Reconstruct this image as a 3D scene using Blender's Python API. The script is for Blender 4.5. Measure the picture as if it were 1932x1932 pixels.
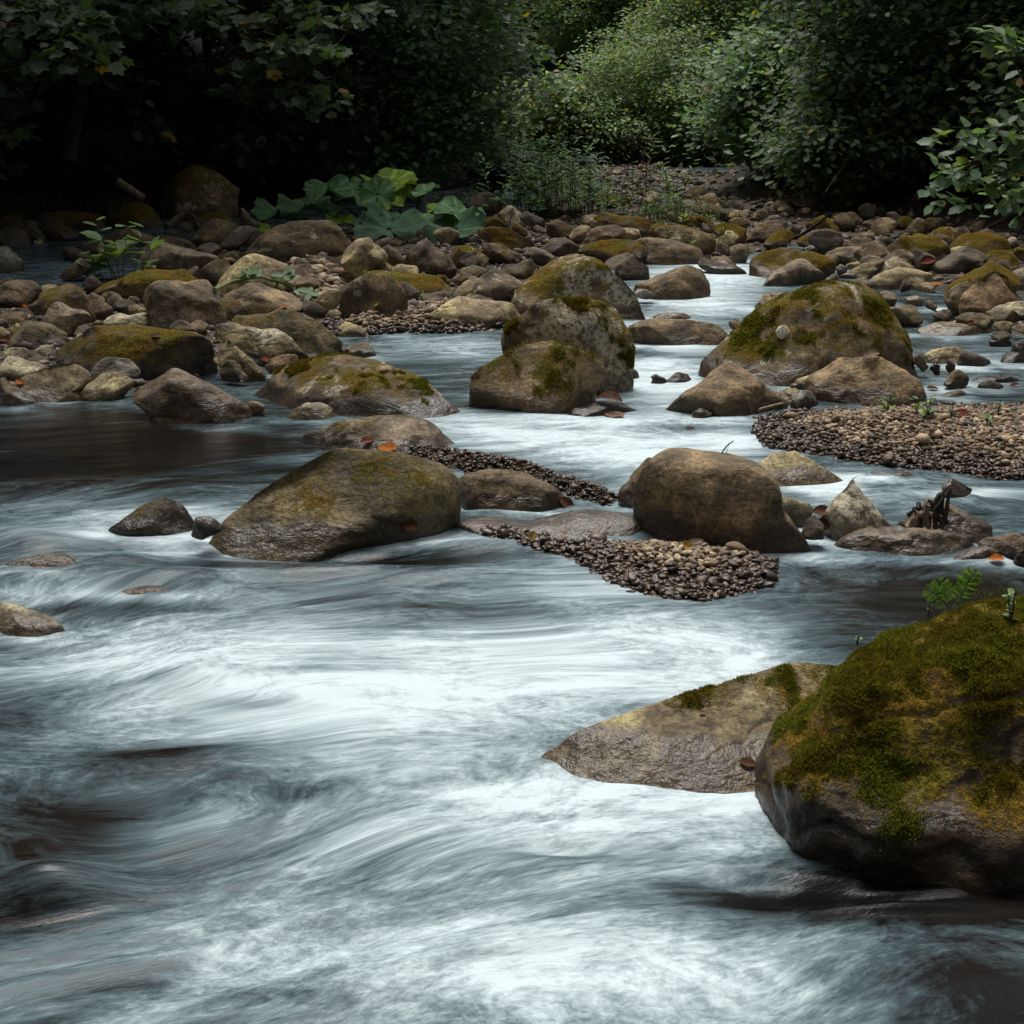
import bpy, math, random
import numpy as np
from mathutils import Vector
for o in list(bpy.data.objects): bpy.data.objects.remove(o)
R = math.radians
scene = bpy.context.scene
COL = scene.collection
rng = np.random.default_rng(7)
random.seed(7)

# ---------------------------------------------------------------- camera
CAM_H = 1.0
HALF = math.tan(R(20.0))                       # 40 degree square field of view
PITCH = math.atan((966-200)/966*HALF)
cam_d = bpy.data.cameras.new('camera'); cam = bpy.data.objects.new('camera', cam_d); COL.objects.link(cam)
cam.location = (0, 0, CAM_H); cam.rotation_euler = (math.pi/2-PITCH, 0, 0)
cam_d.sensor_fit = 'HORIZONTAL'; cam_d.angle = R(40.0)
cam_d.clip_start = 0.02; cam_d.clip_end = 500
scene.camera = cam

# ---------------------------------------------------------------- sky, sun, exposure
SUN_EL, SUN_ROT = R(66), R(348)
world = bpy.data.worlds.new('World'); scene.world = world; world.use_nodes = True
nt = world.node_tree; nt.nodes.clear()
sky = nt.nodes.new('ShaderNodeTexSky'); sky.sky_type = 'NISHITA'; sky.sun_disc = False
sky.sun_elevation = SUN_EL; sky.sun_rotation = SUN_ROT; sky.air_density = 1.0; sky.dust_density = 4.0; sky.ozone_density = 1.0
hs = nt.nodes.new('ShaderNodeHueSaturation'); hs.inputs['Saturation'].default_value = 0.24
bg = nt.nodes.new('ShaderNodeBackground'); bg.inputs['Strength'].default_value = 0.07
wo = nt.nodes.new('ShaderNodeOutputWorld')
nt.links.new(sky.outputs[0], hs.inputs['Color']); nt.links.new(hs.outputs[0], bg.inputs['Color']); nt.links.new(bg.outputs[0], wo.inputs['Surface'])
sun_d = bpy.data.lights.new('sun', 'SUN'); sun_d.energy = 1.5; sun_d.angle = R(24); sun_d.color = (1.0, 0.97, 0.92)
sun = bpy.data.objects.new('sun', sun_d); COL.objects.link(sun); sun.location = (0, 0, 30)
# sun stands at azimuth SUN_ROT (from +Y, clockwise)
sd = Vector((math.sin(SUN_ROT)*math.cos(SUN_EL), math.cos(SUN_ROT)*math.cos(SUN_EL), math.sin(SUN_EL)))
sun.rotation_euler = (-sd).to_track_quat('-Z', 'Y').to_euler()
scene.view_settings.view_transform = 'Standard'; scene.view_settings.look = 'None'
scene.view_settings.exposure = 1.12; scene.view_settings.gamma = 1.0
scene.render.resolution_x = 1024; scene.render.resolution_y = 1024
scene.render.engine = 'CYCLES'
scene.cycles.max_bounces = 6; scene.cycles.diffuse_bounces = 3; scene.cycles.glossy_bounces = 3; scene.cycles.transparent_max_bounces = 6

# ---------------------------------------------------------------- helpers: places
def W(y):                                       # level of the stream, rising upstream
    y = np.asarray(y, float)
    return np.clip(y-6.0, 0, 14)*0.022 + np.clip(y-20.0, 0, 100)*0.06
def ray(u, v):
    xn = (u-966)/966*HALF; yn = -(v-966)/966*HALF
    return np.array([xn, math.cos(PITCH)+yn*math.sin(PITCH), -math.sin(PITCH)+yn*math.cos(PITCH)])
def hit(u, v, lift=0.0):                        # where the sight line of a photograph point meets the stream level
    d = ray(u, v); t = 3.0
    for _ in range(40):
        z = float(W(t*d[1]))+lift
        tn = (CAM_H-z)/max(-d[2], 0.012)
        t = 0.5*t+0.5*tn
    return np.array([0, 0, CAM_H])+t*d
def at(u, v, y):                                # point of the sight line at distance y
    d = ray(u, v); return np.array([0, 0, CAM_H])+d*(y/d[1])
CP, SP = math.cos(PITCH), math.sin(PITCH)
def proj(P):
    P = np.asarray(P, float); q = P-np.array([0, 0, CAM_H])
    dep = q[:, 1]*CP-q[:, 2]*SP; up = q[:, 1]*SP+q[:, 2]*CP
    dep = np.maximum(dep, 0.05)
    return 966+q[:, 0]/dep/HALF*966, 966-up/dep/HALF*966
ZM = {'O': (1.0, 0, 0), 'Z1': (.26035, 0, 251.6), 'Z2': (.26035, 452.8, 301.9), 'Z3': (.26035, 905.6, 301.9), 'Z4': (.26035, 1428.9, 301.9),
      'T1': (.26035, 0, 0), 'T2': (.26035, 452.8, 0), 'T3': (.26035, 905.6, 0), 'T4': (.26035, 1428.9, 0),
      'M1': (.33854, 0, 704.4), 'M2': (.33854, 603.8, 704.4), 'M3': (.33854, 1277.9, 704.4), 'M4': (.47917, 1006.3, 1207.5), 'M5': (.52083, 0, 1207.5)}
def px(zm, pts):
    f, a, b = ZM[zm]; return [(p[0]*f+a, p[1]*f+b) for p in pts]

# ---------------------------------------------------------------- helpers: noise
_p = np.random.default_rng(3).permutation(256); PERM = np.concatenate([_p, _p, _p]).astype(np.int64)
GR = np.random.default_rng(4).normal(size=(256, 3)); GR /= np.linalg.norm(GR, axis=1)[:, None]
def noise(P):
    P = np.asarray(P, float); I = np.floor(P).astype(np.int64); f = P-I; I &= 255
    w = f*f*f*(f*(f*6-15)+10); out = np.zeros(len(P))
    for dx in (0, 1):
        for dy in (0, 1):
            for dz in (0, 1):
                h = PERM[PERM[PERM[(I[:, 0]+dx) & 255]+((I[:, 1]+dy) & 255)]+((I[:, 2]+dz) & 255)]
                g = GR[h]
                dt = g[:, 0]*(f[:, 0]-dx)+g[:, 1]*(f[:, 1]-dy)+g[:, 2]*(f[:, 2]-dz)
                ww = (w[:, 0] if dx else 1-w[:, 0])*(w[:, 1] if dy else 1-w[:, 1])*(w[:, 2] if dz else 1-w[:, 2])
                out += ww*dt
    return out*1.6
def fbm(P, oct=4, lac=2.0, gain=0.5):
    a, s = 1.0, 0.0; P = np.asarray(P, float).copy()
    for i in range(oct):
        s = s+a*noise(P+i*17.3); P = P*lac; a *= gain
    return s
def sstep(a, b, x):
    t = np.clip((x-a)/(b-a), 0, 1); return t*t*(3-2*t)

# ---------------------------------------------------------------- helpers: meshes
def mk(name, V, F, mat, parent=None, loc=None, smooth=True, attrs=None, uv=None, F2=None):
    """one mesh object from vertex array V and face array F (all faces with the same number of corners)"""
    me = bpy.data.meshes.new(name)
    V = np.asarray(V, np.float32); F = np.asarray(F, np.int32)
    nf, k = F.shape
    me.vertices.add(len(V)); me.vertices.foreach_set('co', V.ravel())
    me.loops.add(nf*k); me.loops.foreach_set('vertex_index', F.ravel())
    me.polygons.add(nf)
    me.polygons.foreach_set('loop_start', np.arange(0, nf*k, k, dtype=np.int32))
    if smooth: me.polygons.foreach_set('use_smooth', np.ones(nf, bool))
    me.update(calc_edges=True)
    for an, av in (attrs or {}).items():
        av = np.asarray(av, np.float32)
        if av.ndim == 1:
            a = me.attributes.new(an, 'FLOAT', 'POINT'); a.data.foreach_set('value', av)
        else:
            a = me.attributes.new(an, 'FLOAT_COLOR', 'POINT')
            c = np.ones((len(av), 4), np.float32); c[:, :3] = av; a.data.foreach_set('color', c.ravel())
    if uv is not None:
        l = me.uv_layers.new(name='flow'); l.data.foreach_set('uv', np.asarray(uv, np.float32)[F.ravel()].ravel())
    me.materials.append(mat)
    o = bpy.data.objects.new(name, me); COL.objects.link(o)
    if loc is not None: o.location = loc
    if parent is not None: o.parent = parent
    return o
def tag(o, label=None, cat=None, group=None, kind=None):
    if label: o['label'] = label
    if cat: o['category'] = cat
    if group: o['group'] = group
    if kind: o['kind'] = kind
    return o
def empty(name, loc, label, cat, group=None):
    o = bpy.data.objects.new(name, None); COL.objects.link(o); o.location = loc; o.empty_display_size = 0.1
    return tag(o, label, cat, group)
_ico = {}
def ico(l):
    if l not in _ico:
        import bmesh
        bm = bmesh.new(); bmesh.ops.create_icosphere(bm, subdivisions=l, radius=1.0)
        v = np.array([x.co[:] for x in bm.verts]); f = np.array([[x.index for x in p.verts] for p in bm.faces]); bm.free()
        v /= np.linalg.norm(v, axis=1)[:, None]
        _ico[l] = (v, f)
    return _ico[l]
def vnormals(V, F):
    n = np.cross(V[F[:, 1]]-V[F[:, 0]], V[F[:, 2]]-V[F[:, 0]]); N = np.zeros_like(V)
    for i in range(3): np.add.at(N, F[:, i], n)
    return N/np.maximum(np.linalg.norm(N, axis=1), 1e-9)[:, None]
def tube(path, radii, seg=8):
    """vertices and quads of a tapering tube along a path"""
    P = np.asarray(path, float); n = len(P); T = np.gradient(P, axis=0); T /= np.maximum(np.linalg.norm(T, axis=1), 1e-9)[:, None]
    V = []
    for i in range(n):
        t = T[i]; a = np.array([0, 0, 1.0]) if abs(t[2]) < .9 else np.array([1.0, 0, 0])
        b = np.cross(t, a); b /= np.linalg.norm(b); c = np.cross(t, b)
        for k in range(seg):
            an = 2*math.pi*k/seg; V.append(P[i]+radii[i]*(math.cos(an)*b+math.sin(an)*c))
    V.append(P[0]); V.append(P[-1]); F = []
    for i in range(n-1):
        for k in range(seg):
            F.append([i*seg+k, i*seg+(k+1) % seg, (i+1)*seg+(k+1) % seg, (i+1)*seg+k])
    e = n*seg
    for k in range(0, seg, 1):
        F.append([e, k, (k+1) % seg, e]); F.append([e+1, (n-1)*seg+(k+1) % seg, (n-1)*seg+k, e+1])
    F = np.array(F); T3 = []
    for q in F:
        T3.append([q[0], q[1], q[2]])
        if q[0] != q[3]: T3.append([q[0], q[2], q[3]])
    return np.array(V), np.array(T3)
def join(parts):
    V, F, k = [], [], 0
    for v, f in parts: V.append(v); F.append(f+k); k += len(v)
    return np.concatenate(V), np.concatenate(F)
def wob(a, b, n, amp, seed, sag=0.0):
    a, b = np.asarray(a, float), np.asarray(b, float); t = np.linspace(0, 1, n)[:, None]
    P = a+(b-a)*t; L = np.linalg.norm(b-a)
    q = np.column_stack([t[:, 0]*2.2+seed, np.zeros(n), np.zeros(n)])
    P = P+amp*L*np.column_stack([noise(q), noise(q+7.7), noise(q+13.1)])*np.sin(t*math.pi/1.0)**.5
    P[:, 2] -= sag*L*np.sin(t[:, 0]*math.pi)
    return P

# ---------------------------------------------------------------- helpers: materials
class NT:
    def __init__(s, name):
        s.m = bpy.data.materials.new(name); s.m.use_nodes = True; s.t = s.m.node_tree; s.t.nodes.clear()
        s.out = s.n('ShaderNodeOutputMaterial')
    def n(s, ty, **kw):
        x = s.t.nodes.new(ty)
        for k, v in kw.items(): setattr(x, k, v)
        return x
    def put(s, sock, v):
        if v is None: return
        if hasattr(v, 'is_output'): s.t.links.new(v, sock)
        elif isinstance(v, (tuple, list)) and len(v) == 3 and sock.type == 'RGBA': sock.default_value = (*v, 1)
        else: sock.default_value = v
    def math(s, op, a, b=None, c=None, clamp=False):
        x = s.n('ShaderNodeMath', operation=op, use_clamp=clamp); s.put(x.inputs[0], a); s.put(x.inputs[1], b)
        if c is not None: s.put(x.inputs[2], c)
        return x.outputs[0]
    def vmath(s, op, a, b):
        x = s.n('ShaderNodeVectorMath', operation=op); s.put(x.inputs[0], a); s.put(x.inputs[1], b); return x.outputs[0]
    def noise(s, vec, scale, detail=4, rough=.55, dist=0.0):
        x = s.n('ShaderNodeTexNoise'); s.put(x.inputs['Vector'], vec); x.inputs['Scale'].default_value = scale
        x.inputs['Detail'].default_value = detail; x.inputs['Roughness'].default_value = rough; x.inputs['Distortion'].default_value = dist
        return x.outputs['Fac']
    def vor(s, vec, scale, feature='F1', out='Distance', rnd=1.0):
        x = s.n('ShaderNodeTexVoronoi', feature=feature); s.put(x.inputs['Vector'], vec); x.inputs['Scale'].default_value = scale
        x.inputs['Randomness'].default_value = rnd
        return x.outputs[out]
    def map(s, v, a, b, c=0.0, d=1.0, smooth=True):
        x = s.n('ShaderNodeMapRange', interpolation_type='SMOOTHSTEP' if smooth else 'LINEAR')
        s.put(x.inputs['Value'], v)
        for i, q in zip((1, 2, 3, 4), (a, b, c, d)): s.put(x.inputs[i], q)
        return x.outputs[0]
    def mix(s, f, a, b, mode='MIX'):
        x = s.n('ShaderNodeMix', data_type='RGBA', blend_type=mode); s.put(x.inputs['Factor'], f); s.put(x.inputs[6], a); s.put(x.inputs[7], b)
        return x.outputs[2]
    def attr(s, name, kind='GEOMETRY', out='Fac'):
        x = s.n('ShaderNodeAttribute', attribute_name=name, attribute_type=kind); return x.outputs[out]
    def bump(s, h, strength, dist, nrm=None):
        x = s.n('ShaderNodeBump'); s.put(x.inputs['Height'], h); x.inputs['Strength'].default_value = strength
        x.inputs['Distance'].default_value = dist
        if nrm is not None: s.put(x.inputs['Normal'], nrm)
        return x.outputs[0]
    def principled(s, color, rough, normal=None, spec=.5, **kw):
        x = s.n('ShaderNodeBsdfPrincipled'); s.put(x.inputs['Base Color'], color); s.put(x.inputs['Roughness'], rough)
        s.put(x.inputs['Specular IOR Level'], spec)
        if normal is not None: s.put(x.inputs['Normal'], normal)
        for k, v in kw.items(): s.put(x.inputs[k], v)
        return x.outputs[0]
    def done(s, sh): s.t.links.new(sh, s.out.inputs['Surface']); return s.m

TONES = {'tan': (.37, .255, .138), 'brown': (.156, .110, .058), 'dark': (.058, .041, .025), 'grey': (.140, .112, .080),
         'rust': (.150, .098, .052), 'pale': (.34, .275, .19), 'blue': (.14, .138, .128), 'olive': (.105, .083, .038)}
def rock_material(name, tone):
    t = NT(name); tc = t.n('ShaderNodeTexCoord'); oi = t.n('ShaderNodeObjectInfo')
    off = t.math('MULTIPLY', oi.outputs['Random'], 37.0)
    cv = t.n('ShaderNodeCombineXYZ'); t.put(cv.inputs[0], off); t.put(cv.inputs[2], off)
    P = t.vmath('ADD', tc.outputs['Object'], cv.outputs[0]); vary = t.map(oi.outputs['Random'], 0, 1, .72, 1.22, False)
    n1 = t.noise(P, 5, 6, .6, .6); n2 = t.noise(P, 22, 6, .65); n3 = t.noise(P, 95, 4, .7); n4 = t.noise(P, 11, 5, .6, 1.2)
    c = TONES[tone]
    lo = tuple(x*.45 for x in c); hi = (min(c[0]*2.1, .6), min(c[1]*2.0, .55), min(c[2]*1.8, .5))
    col = t.mix(t.map(n1, .3, .72), lo, hi)
    col = t.mix(t.math('MULTIPLY', t.map(n4, .42, .62), .85), col, tuple(x*.30 for x in c))          # dark weathering stains
    rust = t.mix(t.math('MULTIPLY', t.map(t.noise(P, 7.5, 5, .6, .8), .54, .70), .55), col, (.12, .072, .030)) # iron stains
    col = t.mix(t.map(n2, .3, .7, .0, .6), rust, t.mix(.4, rust, (.26, .205, .135)))
    sp = t.map(n3, .33, .67)
    col = t.mix(1.0, col, t.mix(sp, (.52, .52, .52), (1.38, 1.36, 1.30)), 'MULTIPLY')
    vc = t.n('ShaderNodeCombineColor'); [t.put(vc.inputs[i], vary) for i in range(3)]; col = t.mix(1.0, col, vc.outputs[0], 'MULTIPLY')
    # lichen: pale crusts in patches
    lv = t.attr('lich'); ln = t.noise(P, 5.5, 4, .6, .5); lf = t.noise(P, 55, 4, .75)
    lm = t.math('MULTIPLY', t.map(t.math('ADD', ln, t.math('MULTIPLY', lv, .22)), .60, .68), t.map(lf, .42, .54))
    lm = t.math('MULTIPLY', lm, t.map(lv, .02, .12))
    col = t.mix(t.math('MULTIPLY', lm, .85), col, (.50, .46, .33))
    # wet stone is darker and shinier
    wet = t.math('ADD', t.attr('wet'), t.math('MULTIPLY', t.math('SUBTRACT', n2, .5), .5)); wet = t.map(wet, .3, .7)
    col = t.mix(t.math('MULTIPLY', wet, .85), col, t.mix(1.0, col, (.34, .29, .25), 'MULTIPLY'))
    # moss
    ms = t.attr('moss'); mn = t.noise(P, 14, 6, .7, .4); mf = t.noise(P, 130, 3, .8)
    mm = t.math('ADD', ms, t.math('MULTIPLY', t.math('SUBTRACT', mn, .5), 1.7)); mm = t.math('ADD', mm, t.math('MULTIPLY', t.math('SUBTRACT', mf, .5), .8))
    mm = t.map(mm, .40, .78)
    mc = t.mix(t.map(t.noise(P, 8, 4, .6), .35, .65), (.125, .076, .012), (.105, .092, .016))
    mc = t.mix(t.map(mf, .35, .68), t.mix(1.0, mc, (.35, .36, .3), 'MULTIPLY'), t.mix(1.0, mc, (1.75, 1.65, 1.5), 'MULTIPLY'))
    col = t.mix(mm, col, mc)
    st = t.n('ShaderNodeMapping'); st.inputs['Scale'].default_value = (1, 1, 3.2); st.inputs['Rotation'].default_value = (.25, .2, 0); t.put(st.inputs[0], P); ns = t.noise(st.outputs[0], 9, 5, .6, 1.4)
    hgt = t.math('ADD', t.math('MULTIPLY', n2, .55), t.math('MULTIPLY', n3, .28)); hgt = t.math('ADD', hgt, t.math('MULTIPLY', n4, .5)); hgt = t.math('ADD', hgt, t.math('MULTIPLY', ns, .45))
    cr = t.math('MULTIPLY', t.map(t.vor(t.vmath('ADD', P, t.vmath('MULTIPLY', (n4 if False else tc.outputs['Object']), (0, 0, 1.6))), 4.5, 'DISTANCE_TO_EDGE'), 0, .03), .0)
    hgt = t.math('ADD', hgt, t.math('MULTIPLY', t.math('MULTIPLY', mm, mf), .9)); hgt = t.math('ADD', hgt, cr)
    nrm = t.bump(hgt, .6, .018)
    ro = t.mix(wet, (.82, .82, .82), (.30, .30, .30)); ro = t.mix(mm, ro, (.95, .95, .95))
    sepr = t.n('ShaderNodeSeparateColor'); t.put(sepr.inputs[0], ro)
    sp_ = t.math('SUBTRACT', .42, t.math('MULTIPLY', mm, .36))
    return t.done(t.principled(col, sepr.outputs[0], nrm, sp_))
MROCK = {k: rock_material(k+'_sandstone', k) for k in TONES}

def attr_material(name, rough=.6, trans=0.0, spec=.4, nscale=40, namp=.35, bumpd=.004, wetattr=False):
    t = NT(name); tc = t.n('ShaderNodeTexCoord'); P = tc.outputs['Object']
    c = t.attr('col', out='Color'); n = t.noise(P, nscale, 4, .65)
    col = t.mix(1.0, c, t.mix(t.map(n, .3, .7), (1-namp,)*3, (1+namp,)*3), 'MULTIPLY')
    r = rough
    if wetattr:
        w = t.attr('wet'); col = t.mix(w, col, t.mix(1.0, col, (.26, .21, .18), 'MULTIPLY')); r = t.map(w, 0, 1, .85, .46)
    nrm = t.bump(n, .5, bumpd) if bumpd else None
    sh = t.principled(col, r, nrm, spec)
    if trans:
        tr = t.n('ShaderNodeBsdfTranslucent'); t.put(tr.inputs['Color'], t.mix(1.0, col, (1.5, 1.7, .6), 'MULTIPLY'))
        mx = t.n('ShaderNodeMixShader'); mx.inputs[0].default_value = trans
        t.t.links.new(sh, mx.inputs[1]); t.t.links.new(tr.outputs[0], mx.inputs[2]); sh = mx.outputs[0]
    return t.done(sh)
M_PEB = attr_material('pebble_stone', .7, 0, .5, 120, .4, .003, True)
M_COB = attr_material('cobble_stone', .8, 0, .4, 16, .75, .014, True)
M_LEAF = attr_material('broad_leaf', .58, .34, .28, 25, .25, 0)
M_BIGLEAF = attr_material('butterbur_leaf', .7, .18, .15, 14, .3, .004)
M_MOSS = attr_material('moss_shoots', .9, .25, .1, 60, .3, 0)
M_DEAD = attr_material('dead_leaf', .85, .1, .12, 60, .4, .002)
def bark_material(name, a, b):
    t = NT(name); tc = t.n('ShaderNodeTexCoord'); mp = t.n('ShaderNodeMapping'); mp.inputs['Scale'].default_value = (14, 14, 3)
    t.put(mp.inputs[0], tc.outputs['Object']); n = t.noise(mp.outputs[0], 3, 6, .7)
    return t.done(t.principled(t.mix(t.map(n, .3, .7), a, b), .85, t.bump(n, .6, .01), .2))
M_BARK = bark_material('grey_bark', (.030, .025, .020), (.085, .072, .058))
M_DARKBARK = bark_material('dark_bark', (.008, .007, .006), (.028, .023, .018))
M_WOOD = bark_material('weathered_wood', (.12, .085, .055), (.34, .26, .18))
M_PALEBARK = bark_material('pale_bark', (.25, .26, .25), (.5, .52, .5))
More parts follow.
